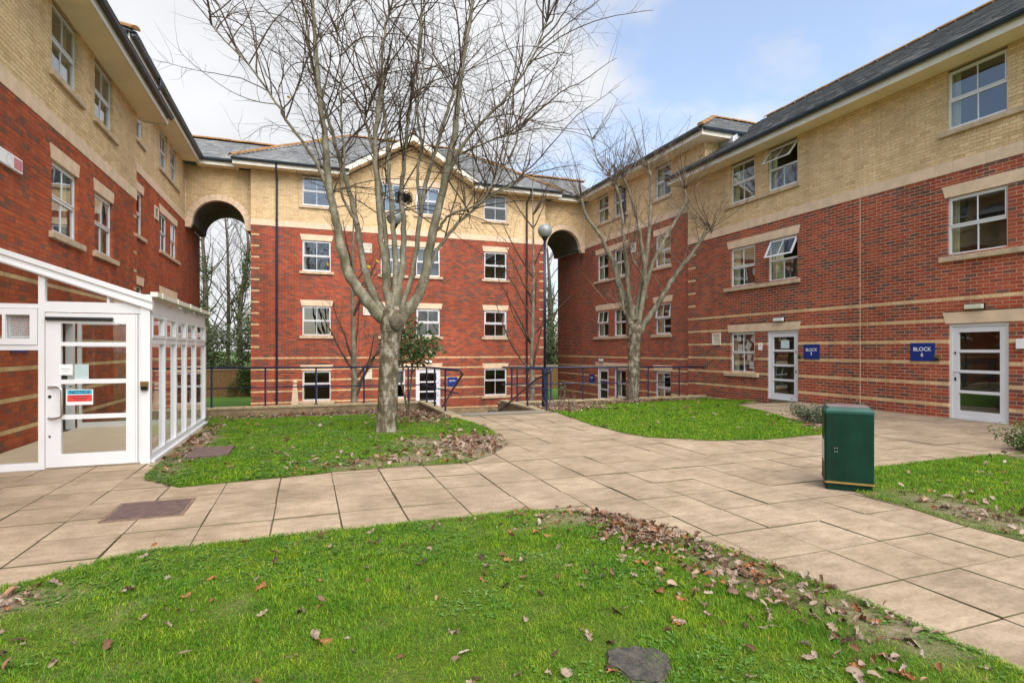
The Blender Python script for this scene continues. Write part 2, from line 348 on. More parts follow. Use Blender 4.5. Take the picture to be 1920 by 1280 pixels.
def lawn_mat():
    m, nt, b = material('lawn_soil', (0.1, 0.08, 0.05), 0.95, 0, 0.15)
    at_ = node(nt, 'ShaderNodeAttribute', attribute_name='bare')
    n = noise(nt, 14, 6, 0.7, 'World'); n2 = noise(nt, 60, 4, 0.7, 'World')
    soil = ramp(nt, n, [(0.3, (0.13, 0.092, 0.06)), (0.55, (0.27, 0.205, 0.15)), (0.75, (0.40, 0.33, 0.26))])
    green = ramp(nt, n2, [(0.3, (0.05, 0.085, 0.008)), (0.7, (0.12, 0.17, 0.02))])
    c = mix(nt, at_.outputs['Fac'], green, soil)
    nt.links.new(c, b.inputs['Base Color']); bump(nt, b, n2, 0.8, 0.02); return m
M['lawn'] = lawn_mat()

# ------------------------------------------------------------------ ground, yard, lawns
def zl(x, y):
    """lawn level: it falls gently towards the retaining walls"""
    t = np.clip((np.asarray(y, float) - 11.0) / 5.0, 0, 1); s_ = t*t*(3-2*t)
    return -0.22 * s_
mb = MB(); mb.quad((-400, 28.3, -1.46), (400, 28.3, -1.46), (400, 900, -1.46), (-400, 900, -1.46)); 
mb.quad((-400, -300, -0.12), (400, -300, -0.12), (400, 11.9, -0.12), (-400, 11.9, -0.12))
gr = mb.build('ground', mottled('meadow', (0.075, 0.17, 0.016), 0.9, 0.8, 0.3, bmp=0.5, bscale=25), kind='structure')
mb = MB(); mb.quad((-30, 11.85, -1.43), (40, 11.85, -1.43), (40, 28.3, -1.43), (-30, 28.3, -1.43))
mb.build('lower_yard', M['yard'], kind='structure')

FG = [(-9, -3), (3.04, -3), (3.04, 1.57), (3.05, 2.07), (3.02, 2.59), (2.93, 3.05), (2.79, 3.69), (2.49, 4.33), (2.14, 4.58), (1.85, 4.71), (0.68, 4.70), (-0.22, 4.72), (-1.04, 4.71), (-1.3, 4.6), (-1.75, 4.26), (-2.6, 3.7), (-9, 3.2)]
LL = [(-1.70, 7.26), (-1.27, 6.74), (-0.85, 6.80), (0.39, 6.98), (1.24, 7.0), (1.91, 6.94), (2.40, 7.37), (3.0, 8.19), (3.14, 10.04), (3.0, 11.6), (2.92, 15.42), (-4.4, 15.42), (-4.4, 12.75), (-1.78, 12.75), (-1.78, 7.6)]
RL = [(5.42, 11.9), (5.16, 9.56), (5.18, 8.46), (5.29, 7.97), (6.11, 7.27), (7.0, 7.06), (8.24, 7.14), (9.0, 7.6), (9.3, 8.6), (9.9, 9.9), (10.7, 12.0), (12.7, 13.25), (12.8, 16.25), (12.5, 16.2), (5.48, 15.5)]
FR = [(5.2, 4.0), (5.5, 4.62), (6.6, 4.94), (8.04, 4.98), (9.4, 4.92), (11.0, 4.9), (11.0, -2), (5.15, -2), (5.11, 3.09), (5.22, 3.63)]
BARE = [  # centre x, y, half widths, weight
    (2.3, 8.1, 1.15, 1.1, 1.0), (1.2, 7.3, 1.2, 0.4, 0.75), (2.66, 3.95, 0.28, 0.55, 1.0), (2.2, 4.3, 0.35, 0.22, 0.6), (2.75, 2.9, 0.3, 0.6, 0.5), (2.8, 2.2, 0.3, 0.5, 0.45),
    (-1.7, 4.0, 0.4, 0.22, 0.9), (0.6, 14.7, 3.2, 0.75, 1.0), (2.35, 13.2, 0.8, 2.0, 1.0), (6.4, 14.3, 1.7, 1.6, 1.0), (8.5, 15.2, 2.4, 0.5, 0.9), (9.35, 7.9, 0.5, 0.45, 0.8), (-1.6, 9.5, 0.25, 2.6, 0.8),
    (5.5, 3.2, 0.5, 0.9, 0.45), (1.32, 9.9, 0.42, 0.42, 0.3), (9.5, 4.75, 0.7, 0.35, 0.6)]
def vnoise(x, y, s, seed):
    x = np.asarray(x)*s; y = np.asarray(y)*s; xi = np.floor(x).astype(int); yi = np.floor(y).astype(int); fx = x-xi; fy = y-yi
    def h(a, b): return (np.sin(a*127.1 + b*311.7 + seed*74.7) * 43758.5453) % 1.0
    fx = fx*fx*(3-2*fx); fy = fy*fy*(3-2*fy)
    return (h(xi, yi)*(1-fx) + h(xi+1, yi)*fx)*(1-fy) + (h(xi, yi+1)*(1-fx) + h(xi+1, yi+1)*fx)*fy
def bare(x, y):
    x = np.asarray(x, float); y = np.asarray(y, float); b = np.zeros(x.shape)
    for cx, cy, hx, hy, w in BARE:
        r = np.sqrt(((x-cx)/hx)**2 + ((y-cy)/hy)**2)
        b = np.maximum(b, w * np.clip(1.35 - r, 0, 1))
    n = 0.55*vnoise(x, y, 3.1, 1) + 0.45*vnoise(x, y, 8.3, 2)
    return np.clip(b*1.5 + (n-0.64)*1.0, 0, 1) * np.clip(0.25 + n*1.4, 0, 1)
def lawn(poly, step, lift=0.012):
    from mathutils.geometry import delaunay_2d_cdt
    xs = [p[0] for p in poly]; ys = [p[1] for p in poly]; n = len(poly); edge = []
    for i in range(n):
        a = Vector(poly[i]); b = Vector(poly[(i+1) % n]); k = max(1, int((b-a).length / (step*1.5)))
        for j in range(k):
            p = a.lerp(b, j/k); edge.append(Vector((p.x + 0.02*(vnoise(p.x, p.y, 4, 9)-.5), p.y + 0.02*(vnoise(p.x, p.y, 4, 8)-.5))))
    gx, gy = np.meshgrid(np.arange(min(xs), max(xs), step), np.arange(max(min(ys), -0.5), max(ys), step)); gx = gx.ravel(); gy = gy.ravel()
    gx = gx + nrg.uniform(-.2, .2, gx.shape)*step; gy = gy + nrg.uniform(-.2, .2, gy.shape)*step
    k = inpoly(gx, gy, poly); pts = edge + [Vector((a, b)) for a, b in zip(gx[k], gy[k])]
    ne = len(edge); r = delaunay_2d_cdt(pts, [(i, (i+1) % ne) for i in range(ne)], [list(range(ne))], 2, 1e-5)
    V = np.array([(p.x, p.y) for p in r[0]]); x, y = V[:, 0], V[:, 1]
    z = zl(x, y) + lift + 0.012*(vnoise(x, y, 2.0, 3)-0.5); z[:ne] = zl(x[:ne], y[:ne]) + 0.003
    me = bpy.data.meshes.new('lawn'); me.from_pydata(np.column_stack([x, y, z]).tolist(), [], [tuple(f) for f in r[2]])
    me.materials.append(M['lawn']); a = me.attributes.new('bare', 'FLOAT', 'POINT'); a.data.foreach_set('value', bare(x, y).astype(np.float32))
    me.polygons.foreach_set('use_smooth', [True]*len(me.polygons)); me.update()
    return link('lawn', me, None, 'structure')
for poly, st in ((FG, 0.12), (LL, 0.2), (RL, 0.25), (FR, 0.2)): lawn(poly, st)

# paving slabs: each a piece of the pavement
mb = MB(); mb.box(-9, 12.85, -3, 12.02, -0.11, -0.014)
pave = mb.build('pavement', M['jointsoil'], kind='structure')
S, JX, JY = 0.5475, 0.27, 5.22
def slab_mesh(w, h, name):
    m_ = MB(); a = w/2 - 0.0026; b = h/2 - 0.0032; e = 0.003
    ring = lambda i, z: [(-a+i, -b+i, z), (a-i, -b+i, z), (a-i, b-i, z), (-a+i, b-i, z)]
    p = ring(0, -0.03) + ring(0, -e) ; q = ring(0, -e) + ring(e, 0)
    m_.hexa(p, 1, skip=(0, 1)); m_.hexa(q, skip=(0,)); m_.m[-4:] = [1]*4; return m_.mesh(name, [M['slab'], M['jointsoil']])
slabs = []
LAWNS = (FG, LL, RL, FR)
for i in range(-17, 25):
    for j in range(-12, 13):
        cx, cy = JX + (i+.5)*S, JY + (j+.5)*S
        if cx > 12.6 or cx < -8.5 or cy > 12.0 or (cx < -1.95 and cy > 8.4): continue
        gx = np.array([cx-S/2, cx+S/2, cx-S/2, cx+S/2, cx]) ; gy = np.array([cy-S/2, cy-S/2, cy+S/2, cy+S/2, cy])
        if any(inpoly(gx, gy, P).all() for P in LAWNS): continue
        px, py, d = frame_pos((cx, cy, 0))
        seen = d > 0.5 and -80 < px < 2000 and py < 1330
        slabs.append((0 if seen else 1, d, cx, cy))
slabs.sort()
sme = [slab_mesh(S, S, 'slab'), slab_mesh(S-0.006, S-0.004, 'slab')]
far = MB()
for n_, (sn_, d, cx, cy) in enumerate(slabs):
    if n_ < 290 and sn_ == 0:
        o = link('slab', sme[rng.random() < .35], pave); o.location = (cx + rng.uniform(-.003, .003), cy + rng.uniform(-.003, .003), rng.uniform(-.005, .002))
        o.rotation_euler = (rng.uniform(-.007, .007), rng.uniform(-.007, .007), rng.uniform(-.006, .006) + (math.pi if rng.random() < .5 else 0))
    else:
        a = S/2 - 0.004; z = rng.uniform(-.004, .001)
        far.hexa([(cx-a, cy-a, -.03), (cx+a, cy-a, -.03), (cx+a, cy+a, -.03), (cx-a, cy+a, -.03), (cx-a, cy-a, z), (cx+a, cy-a, z), (cx+a, cy+a, z), (cx-a, cy+a, z)], skip=(0,))
far.build('slab', M['slab_far'], pave, kind='stuff')

# ------------------------------------------------------------------ brick wall builder
CO = 0.075
JH = 0.006          # half a mortar joint
class Wall:
    """a brick skin in the plane o + u*e + z*Z, facing n; bricks are solid, joints recessed"""
    def __init__(s, o, e, n, mat_red, piece_red):
        s.o = Vector(o); s.e = Vector(e); s.n = Vector(n); s.red = MB(); s.yel = MB(); s.str = MB(); s.mr = MB(); s.my = MB(); s.pieces = []
        s.flip = s.e.cross(Vector((0, 0, 1))).dot(s.n) < 0
    def P(s, u, z, dep=0.0): 
        p = s.o + s.e*u - s.n*dep; return (p.x, p.y, p.z + z)
    def slabbox(s, m_, u0, u1, z0, z1, d0, d1, skip=()):
        P = s.P; m_.hexa([P(u0, z0, d0), P(u1, z0, d0), P(u1, z0, d1), P(u0, z0, d1), P(u0, z1, d0), P(u1, z1, d0), P(u1, z1, d1), P(u0, z1, d1)], skip=skip)
    def lay(s, z_lo, z_hi, k0z, extent, openings, style, cuts=None, pick=None):
        """k0z: bottom of course 0; extent(z)->(u0,u1); style(k,z,uc)->'r','y','s'; openings (u0,u1,z0,z1)"""
        k = math.floor((z_lo - k0z)/CO + 1e-6)
        while k0z + k*CO < z_hi - 0.01:
            z0 = max(k0z + k*CO, z_lo); z1 = min(k0z + (k+1)*CO, z_hi); zm = (z0+z1)/2
            iv = [extent(zm)]
            cl = [(a, b) for a, b, c, d in openings if c < zm < d] + (cuts(zm) if cuts else [])
            for a, b in cl:
                nv = []
                for p, q in iv:
                    if b <= p or a >= q: nv.append((p, q)); continue
                    if a > p: nv.append((p, a))
                    if b < q: nv.append((b, q))
                iv = nv
            off = (k % 2) * 0.1125
            for p, q in iv:
                if q - p < 0.02: continue
                yl = style(k, zm, (p+q)/2) == 'y'
                s.slabbox(s.my if yl else s.mr, p+0.003, q-0.003, z0, z1, 0.004, 0.1, skip=(4,))
                j = math.floor((p-off)/0.225) + 1; ct = [p]
                while off + j*0.225 < q - 0.06:
                    if off + j*0.225 > p + 0.06: ct.append(off + j*0.225)
                    j += 1
                ct.append(q)
                for a, b in zip(ct, ct[1:]):
                    a += JH if a > p else 0; b -= JH if b < q else 0
                    t = style(k, zm, (a+b)/2)
                    jt = rng.uniform(-0.0015, 0.0015)
                    if t in 'ry' and pick and 0.205 < b - a < 0.2145 and z1 - z0 > 0.07:
                        c = s.P((a+b)/2, zm); s.pieces.append((frame_pos(c), t, a, z0, jt)); continue
                    m_ = {'r': s.red, 'y': s.yel, 's': s.str}[t]
                    s.slabbox(m_, a, b, z0+JH, z1-JH, jt, 0.1, skip=(4,))
            k += 1
    def build(s, parent, mats, mort, n_piece=0):
        """mats: red, yellow, stripe materials"""
        vis = [p for p in s.pieces if 0 < p[0][0] < 1920 and 0 < p[0][1] < 1280 and p[0][2] > 0]
        vis.sort(key=lambda p: p[0][2]); chosen = set(id(p) for p in vis[:n_piece])
        pm = {}
        for p in s.pieces:
            (_, t, a, z0, jt) = p
            if id(p) in chosen:
                if t not in pm:
                    m_ = MB(); e, n = s.e, s.n
                    Q = lambda u, z, d: tuple(e*u - n*d + Vector((0, 0, z)))
                    m_.hexa([Q(0, 0, 0), Q(.213, 0, 0), Q(.213, 0, .1), Q(0, 0, .1), Q(0, .063, 0), Q(.213, .063, 0), Q(.213, .063, .1), Q(0, .063, .1)], skip=(4,))
                    pm[t] = m_.mesh('brick', mats[3] if t == 'r' else mats[4])
                o = link('brick', pm[t], parent); o.location = Vector(s.P(a, z0+JH, jt))
            else:
                s.slabbox({'r': s.red, 'y': s.yel}[t], a, a+.213, z0+JH, z0+CO-JH, jt, .1, skip=(4,))
        for m_, nm, mt in ((s.mr, 'mortar', mort[0]), (s.my, 'mortar', mort[1])):
            if m_.v: m_.build(nm, mt, parent, kind='stuff')
        for m_, nm, mt in ((s.red, 'red_brickwork', mats[0]), (s.yel, 'yellow_brickwork', mats[1]), (s.str, 'buff_brickwork', mats[2])):
            if m_.v:
                o = m_.build(nm, mt, parent, kind='stuff'); at_ = o.data.attributes.new('tone', 'FLOAT', 'FACE')
                at_.data.foreach_set('value', np.repeat(nrg.uniform(0, 1, len(m_.f)//5), 5).astype(np.float32))
    # ---- stone trim
    def band(s, parent, u0, u1, z0, z1, blk=0.62, proud=0.012):
        n_ = max(1, round(abs(u1-u0)/blk)); w = (u1-u0)/n_
        for i in range(n_):
            m_ = MB(); s.slabbox(m_, u0+i*w+0.002, u0+(i+1)*w-0.002, z0+.002, z1-.002, -proud, 0.09); m_.build('band_stone', M['stone'], parent)
    def lintel(s, parent, u0, u1, z0, h=0.24, splay=0.055):
        m_ = MB(); P = s.P
        m_.hexa([P(u0, z0, -.006), P(u1, z0, -.006), P(u1, z0, .12), P(u0, z0, .12), P(u0-splay, z0+h, -.006), P(u1+splay, z0+h, -.006), P(u1+splay, z0+h, .12), P(u0-splay, z0+h, .12)])
        m_.build('lintel', M['stone'], parent)
    def sill(s, parent, u0, u1, z1, h=0.125, proud=0.065):
        m_ = MB(); P = s.P
        m_.hexa([P(u0, z1-h, -proud), P(u1, z1-h, -proud), P(u1, z1-h, .14), P(u0, z1-h, .14), P(u0, z1-.018, -proud), P(u1, z1-.018, -proud), P(u1, z1+.004, .14), P(u0, z1+.004, .14)])
        bevel(m_.build('sill', M['stone_sill'], parent), 0.008)
    def slab3(s, m_, u0, u1, z0, z1, d0, d1): s.slabbox(m_, u0, u1, z0, z1, d0, d1)
    def room(s, parent, u0, u1, z0, z1, d=0.125, deep=3.0):
        m_ = MB(); P = s.P; a, b, lo, hi = u0-.25, u1+.25, z0-.5, z1+.25
        for q in (((a, lo, d+deep), (b, lo, d+deep), (b, hi, d+deep), (a, hi, d+deep)), ((a, lo, d), (a, lo, d+deep), (a, hi, d+deep), (a, hi, d)), ((b, lo, d), (b, hi, d), (b, hi, d+deep), (b, lo, d+deep)),
                  ((a, lo, d), (b, lo, d), (b, lo, d+deep), (a, lo, d+deep)), ((a, hi, d), (a, hi, d+deep), (b, hi, d+deep), (b, hi, d)),
                  ((a, lo, d), (a, hi, d), (u0, hi, d), (u0, lo, d)), ((u1, lo, d), (u1, hi, d), (b, hi, d), (b, lo, d)), ((u0, lo, d), (u0, z0, d), (u1, z0, d), (u1, lo, d)), ((u0, z1, d), (u0, hi, d), (u1, hi, d), (u1, z1, d))):
            m_.quad(*[P(*c) for c in q])
        m_.build('interior', M['room'], parent)
    def curtains(s, parent, u0, u1, z0, z1, ws):
        for w0, w1 in ws:
            m_ = MB(); n_ = 10; prev = None
            for i in range(n_+1):
                u = w0 + (w1-w0)*i/n_; d = 0.2 + 0.022*math.sin(i*2.4)
                cur = (s.P(u, z0-.03, d), s.P(u, z1+.05, d))
                if prev: m_.quad(prev[0], cur[0], cur[1], prev[1])
                prev = cur
            m_.build('curtain', M['curtain'], parent, smooth=True)
    def window(s, parent, u0, u1, z0, z1, opened=0.0, curt=(), thick_top=False, blind=0.0, split=0.5):
        """sash-style casement: outer frame, transom, top-hung upper light, one glazing bar in each half"""
        fr = MB(); d0, d1 = 0.055, 0.115; fw = 0.042; zm = z0 + (z1-z0)*split; B = s.slab3
        B(fr, u0, u0+fw, z0, z1, d0, d1); B(fr, u1-fw, u1, z0, z1, d0, d1); B(fr, u0+fw, u1-fw, z0, z0+fw+.012, d0-.015, d1); B(fr, u0+fw, u1-fw, z1-fw, z1, d0, d1)
        B(fr, u0+fw, u1-fw, zm-.03, zm+.022, d0, d1)
        um = (u0+u1)/2; B(fr, um-.010, um+.010, z0+fw+.012, zm-.03, d0+.014, d0+.045)
        w = fr.build('window', M['upvc'], parent)
        if opened or thick_top: pass
        # upper sash
        sb = MB(); sw = 0.045 if thick_top or opened else 0.024
        a, b, lo, hi = u0+fw+.002, u1-fw-.002, zm+.022, z1-fw
        ang = opened
        hinge_z, hinge_d = hi, d0 - .012
        def T(u, z, dep):
            if not ang: return s.P(u, z, dep)
            r = hi - z; dd = dep - hinge_d
            return s.P(u, hi - r*math.cos(ang) + dd*math.sin(ang)*0, hinge_d + dd - r*math.sin(ang))
        def TB(u0_, u1_, z0_, z1_, da, db):
            sb.hexa([T(u0_, z0_, da), T(u1_, z0_, da), T(u1_, z0_, db), T(u0_, z0_, db), T(u0_, z1_, da), T(u1_, z1_, da), T(u1_, z1_, db), T(u0_, z1_, db)])
        e0, e1 = d0-.012, d0+.034
        TB(a, a+sw, lo, hi, e0, e1); TB(b-sw, b, lo, hi, e0, e1); TB(a+sw, b-sw, lo, lo+sw, e0, e1); TB(a+sw, b-sw, hi-sw, hi, e0, e1); TB(um-.010, um+.010, lo+sw, hi-sw, e0+.008, e0+.03)
        sh = sb.build('sash', M['upvc'], w)
        def pane(pts):
            m_ = MB(); 
            if not s.flip: m_.quad(*pts)
            else: m_.quad(*pts[::-1])
            m_.build('pane', M['glass'], w)
        dg = d0 + 0.028
        for ua, ub in ((u0+fw, um-.008), (um+.008, u1-fw)):
            pane([s.P(ua, z0+fw, dg), s.P(ub, z0+fw, dg), s.P(ub, zm-.03, dg), s.P(ua, zm-.03, dg)])
        for ua, ub in ((a+sw*.8, um-.008), (um+.008, b-sw*.8)):
            de = e0 + .018; pane([T(ua, lo+sw*.8, de), T(ub, lo+sw*.8, de), T(ub, hi-sw*.8, de), T(ua, hi-sw*.8, de)])
        s.room(w, u0+.01, u1-.01, z0+.01, z1-.01)
        s.curtains(w, u0, u1, z0, z1, [(u0 + c0*(u1-u0), u0 + c1*(u1-u0)) for c0, c1 in curt])
        if blind:
            m_ = MB(); m_.quad(s.P(u0+.03, z1-(z1-z0)*blind, .18), s.P(u1-.03, z1-(z1-z0)*blind, .18), s.P(u1-.03, z1, .18), s.P(u0+.03, z1, .18)); m_.build('blind', M['skyblind'], w)  # sheet behind the glass, tinted to stand in for reflected sky
        return w
    def door(s, parent, u0, u1, z0, z1, hinge_hi=True):
        """white glazed door: frame, leaf with three rails, four panes, lever handle"""
        B = s.slab3; fr = MB(); fw = 0.055
        B(fr, u0, u0+fw, z0, z1, .03, .11); B(fr, u1-fw, u1, z0, z1, .03, .11); B(fr, u0+fw, u1-fw, z1-fw, z1, .03, .11); B(fr, u0+fw, u1-fw, z0, z0+.03, .02, .11)
        w = fr.build('door', M['upvc'], parent)
        lf = MB(); a, b, lo, hi = u0+fw+.004, u1-fw-.004, z0+.034, z1-fw-.004; st = 0.115
        B(lf, a, a+st, lo, hi, .045, .095); B(lf, b-st, b, lo, hi, .045, .095); B(lf, a+st, b-st, lo, lo+.15, .045, .095); B(lf, a+st, b-st, hi-.115, hi, .045, .095)
        gz0, gz1 = lo+.15, hi-.115; hgt = (gz1-gz0-3*.06)/4
        for i in range(3):
            zz_ = gz0 + (i+1)*hgt + i*.06; B(lf, a+st, b-st, zz_, zz_+.06, .045, .095)
        lf.build('leaf', M['upvc'], w)
        for i in range(4):
            zz_ = gz0 + i*(hgt+.06); m_ = MB(); q = [s.P(a+st, zz_, .07), s.P(b-st, zz_, .07), s.P(b-st, zz_+hgt, .07), s.P(a+st, zz_+hgt, .07)]
            m_.quad(*(q if not s.flip else q[::-1])); m_.build('pane', M['glass'], w)
        hu = b-.05 if hinge_hi else a+.05; dr = -1 if hinge_hi else 1
        h = MB(); h.tube([s.P(hu, z0+.98, .045), s.P(hu, z0+.98, -.005), s.P(hu+dr*.12, z0+.98, -.005)], .009, 8); h.build('handle', M['steel'], w)
        k = MB(); s.slab3(k, hu-.016, hu+.016, z0+.80, z0+.87, .036, .046); s.slab3(k, hu-.014, hu+.014, z0+1.36, z0+1.41, .036, .046); k.build('lock', M['black'], w)
        s.room(w, u0+.01, u1-.01, z0+.001, z1-.01, deep=3.0)
        return w
    def vent(s, parent, u0, u1, z0, z1):
        m_ = MB(); B = s.slab3; f = 0.05
        B(m_, u0, u1, z0, z0+f, -.03, .02); B(m_, u0, u1, z1-f, z1, -.03, .02); B(m_, u0, u0+f, z0+f, z1-f, -.03, .02); B(m_, u1-f, u1, z0+f, z1-f, -.03, .02)
        v = m_.build('vent', M['vent'], parent); n_ = 7; hh = (z1-z0-2*f)/n_
        for i in range(n_):
            l = MB(); zz_ = z0+f+i*hh; P = s.P
            l.quad(P(u0+f, zz_, -.022), P(u1-f, zz_, -.022), P(u1-f, zz_+hh*1.1, .004), P(u0+f, zz_+hh*1.1, .004)); l.build('louvre', M['vent'], v)

def eaves(parent, a, b, nrm, zs, over, trim=0.0):
    """soffit, fascia and gutter along a->b (points on the wall face), overhanging along nrm"""
    a = Vector((*a, 0)); b = Vector((*b, 0)); n = Vector((*nrm, 0)); e = (b-a).normalized()
    def Q(p, o, z): r = p + n*o; return (r.x, r.y, z)
    def bar(m_, p, q, o0, o1, z0, z1): m_.hexa([Q(p, o0, z0), Q(q, o0, z0), Q(q, o1, z0), Q(p, o1, z0), Q(p, o0, z1), Q(q, o0, z1), Q(q, o1, z1), Q(p, o1, z1)])
    L = (b-a).length; n_ = max(1, round(L/3.0))
    for i in range(n_):
        p = a + e*((trim + (L-trim)*i/n_) + .001); q = a + e*(trim + (L-trim)*(i+1)/n_ - .001); m_ = MB(); bar(m_, p, q, -.1, over-.002, zs, zs+.018); m_.build('soffit_board', M['soffit'], parent)
    m_ = MB(); bar(m_, a, b, over, over+.024, zs-.03, zs+.20); m_.build('fascia', M['fascia'], parent)
    g = MB(); r = .062; c = over + .024 + r + .004
    for p, q in ((a, b),):
        N = 9; prev = None
        for i in range(N+1):
            t = math.pi + math.pi*i/N; o_, z_ = c + r*math.cos(t), zs+.185 + r*1.25*math.sin(t)
            cur = (Q(p, o_, z_), Q(q, o_, z_))
            if prev: g.quad(prev[0], prev[1], cur[1], cur[0])
            prev = cur
        ringa = [Q(p, c + r*math.cos(math.pi+math.pi*i/N), zs+.185+r*1.25*math.sin(math.pi+math.pi*i/N)) for i in range(N+1)]; g.poly(ringa)
        ringb = [Q(q, c + r*math.cos(math.pi+math.pi*i/N), zs+.185+r*1.25*math.sin(math.pi+math.pi*i/N)) for i in range(N+1)]; g.poly(ringb[::-1])
    bar(g, a, b, c-r, c+r+.01, zs+.185, zs+.20)
    g.build('gutter', M['gutter'], parent)
def slates(parent, o, e, up, rows, extent, w=0.3, ex=0.2):
    """overlapping slate courses: o + e*u + up*v; extent(v)->(u0,u1)"""
    o = Vector(o); e = Vector(e).normalized(); up = Vector(up).normalized(); n = e.cross(up).normalized()
    if n.z < 0: n = -n
    m_ = MB()
    for r in range(rows):
        v = r*ex; u0, u1 = extent(v + ex/2); k = math.floor(u0/w - 1); off = (r % 2)*w/2
        while k*w + off < u1:
            a = max(k*w+off, u0) + .002; b = min((k+1)*w+off, u1) - .002; k += 1
            if b-a < .02: continue
            t = .016 + rng.uniform(0, .006); P = lambda u, v_, h: tuple(o + e*u + up*v_ + n*h)
            m_.quad(P(a, v, t), P(b, v, t), P(b, v+ex+.02, .003), P(a, v+ex+.02, .003)); m_.quad(P(a, v, -.004), P(b, v, -.004), P(b, v, t), P(a, v, t))
    return m_.build('slate_courses', M['slate'], parent, kind='stuff')
_rt = None
def ridge_tiles(parent, a, b, step=0.45):
    global _rt
    a = Vector(a); b = Vector(b); L = (b-a).length; d = (b-a).normalized(); n_ = max(1, round(L/step)); st = L/n_
    if _rt is None:
        m_ = MB(); N = 6
        for i in range(N):
            t0, t1 = math.pi*i/N, math.pi*(i+1)/N; r0 = .115
            m_.quad((0, r0*math.cos(t0), r0*.8*math.sin(t0)), (1, r0*math.cos(t0)*.97, r0*.78*math.sin(t0)), (1, r0*math.cos(t1)*.97, r0*.78*math.sin(t1)), (0, r0*math.cos(t1), r0*.8*math.sin(t1)))
        m_.poly([(0, .115*math.cos(math.pi*i/N), .092*math.sin(math.pi*i/N)) for i in range(N+1)])
        _rt = m_.mesh('ridge_tile', M['ridge'])
    rot = d.to_track_quat('X', 'Z').to_euler()
    for i in range(n_):
        o = link('ridge_tile', _rt, parent); o.location = a + d*(i*st) + Vector((0, 0, rng.uniform(-.008, .008))); o.rotation_euler = rot; o.scale = (st*.985, 1, 1)
def downpipe(parent, x, y, z0, z1, r=.04, offs=None):
    m_ = MB(); pts = [(x, y, z0), (x, y, z1-.45)]
    if offs: pts += [(x, y, z1-.35), (x+offs[0], y+offs[1], z1-.08), (x+offs[0], y+offs[1], z1+.12)]
    m_.tube(pts, r, 10); p = m_.build('downpipe', M['blueblack'], parent, smooth=False)
    z = z0 + .9
    while z < z1 - .6:
        c = MB(); c.tube([(x, y, z-.03), (x, y, z+.03)], r*1.3, 10); c.build('collar', M['blueblack'], p); z += 1.8

def text(body, size, loc, rot, mat, parent, name='lettering', bold=0.0, ext=0.0008):
    cu = bpy.data.curves.new(name, 'FONT'); cu.body = body; cu.size = size; cu.align_x = 'CENTER'; cu.align_y = 'CENTER'; cu.extrude = ext; cu.offset = bold; cu.space_line = 1.0
    t = bpy.data.objects.new(name, cu); COL.objects.link(t); bpy.context.view_layer.update()
    me = bpy.data.meshes.new_from_object(t.evaluated_get(bpy.context.evaluated_depsgraph_get())); bpy.data.objects.remove(t)
    me.materials.clear(); me.materials.append(mat); o = link(name, me, parent); o.location = loc; o.rotation_euler = rot; return o

# ------------------------------------------------------------------ right building
def stl(base, wall_ends, top_band, full_to=30, full_from=-40, ql=0.34, has_stripes=True):
    """course style: buff stripe every sixth course low down, short quoin stripes higher up, yellow above the stone band"""
    def f(k, z, u):
        if z > top_band: return 'y'
        if has_stripes and k % 6 == 0:
            if k <= full_to: return 's'
            if any(abs(u-e) < ql for e in wall_ends): return 's'
        return 'r'
    return f
RB = thing('brick_building', 'red and yellow brick building with slate roof, blue block signs and two white glazed doors', 'building', 'brick buildings round the courtyard', (12.81, 10, 0))
RB.location = (0, 0, 0)
k0 = 0.2375
XR1, XR2, XL1, XL2, YB = 12.81, 12.95, -4.03, -4.47, 24.48
w = Wall((XR1, 0, 0), (0, 1, 0), (-1, 0, 0), None, None)
pairs = [((13.43, 14.48), (11.86, 12.92)), ((6.89, 7.99), (5.3, 6.37))]
op = []
for (a, b) in pairs:
    for u0, u1 in (a, b): op += [(u0, u1, 6.11, 7.40), (u0, u1, 3.44, 4.68)]
gw = [(13.43, 14.48), (5.3, 6.37)]; gdr = [(11.84, 12.94), (6.87, 7.96)]
op += [(u0, u1, .73, 2.0) for u0, u1 in gw] + [(u0, u1, -.3, 2.0) for u0, u1 in gdr]
lints = [(11.82, 14.58, 4.68), (5.2, 8.03, 4.68), (11.8, 14.56, 2.0), (5.2, 8.02, 2.0)]
opl = [(a-.02, b+.02, z, z+.24) for a, b, z in lints]
w.lay(-.35, 5.19, k0, lambda z: (1.0, 16.62), op + opl, stl(k0, (16.62,), 5.3), pick=True)
w.lay(5.44, 7.42, 5.44, lambda z: (1.0, 16.62), op, lambda k, z, u: 'y', pick=True)
w.build(RB, (M['red'], M['yel'], M['stripe'], M['red_piece'], M['yel_piece']), (M['mortar_r'], M['mortar_y']), 290)
w.band(RB, 1.0, 16.62, 5.19, 5.44)
for a, b, z in lints: w.lintel(RB, a, b, z+.002)
for a, b, z in ((11.76, 14.73, 6.11), (5.1, 8.14, 6.11), (11.76, 14.73, 3.44), (5.1, 8.13, 3.44), (13.27, 14.73, .73), (5.1, 6.5, .73)): w.sill(RB, a, b, z)
w.window(RB, 13.43, 14.48, 6.11, 7.34, curt=((.80, 1.0),)); w.window(RB, 11.86, 12.92, 6.11, 7.34, opened=R(38), curt=((.85, 1.0),))
w.window(RB, 13.43, 14.48, 3.44, 4.67, curt=((.78, 1.0),)); w.window(RB, 11.86, 12.92, 3.44, 4.67, opened=R(27), curt=((.62, 1.0),))
w.window(RB, 6.89, 7.99, 6.11, 7.34, curt=((.86, 1.0),)); w.window(RB, 6.89, 7.99, 3.44, 4.67, curt=((.88, 1.0),))
for z in (6.11, 3.44): w.window(RB, 5.3, 6.37, z, z+1.23)
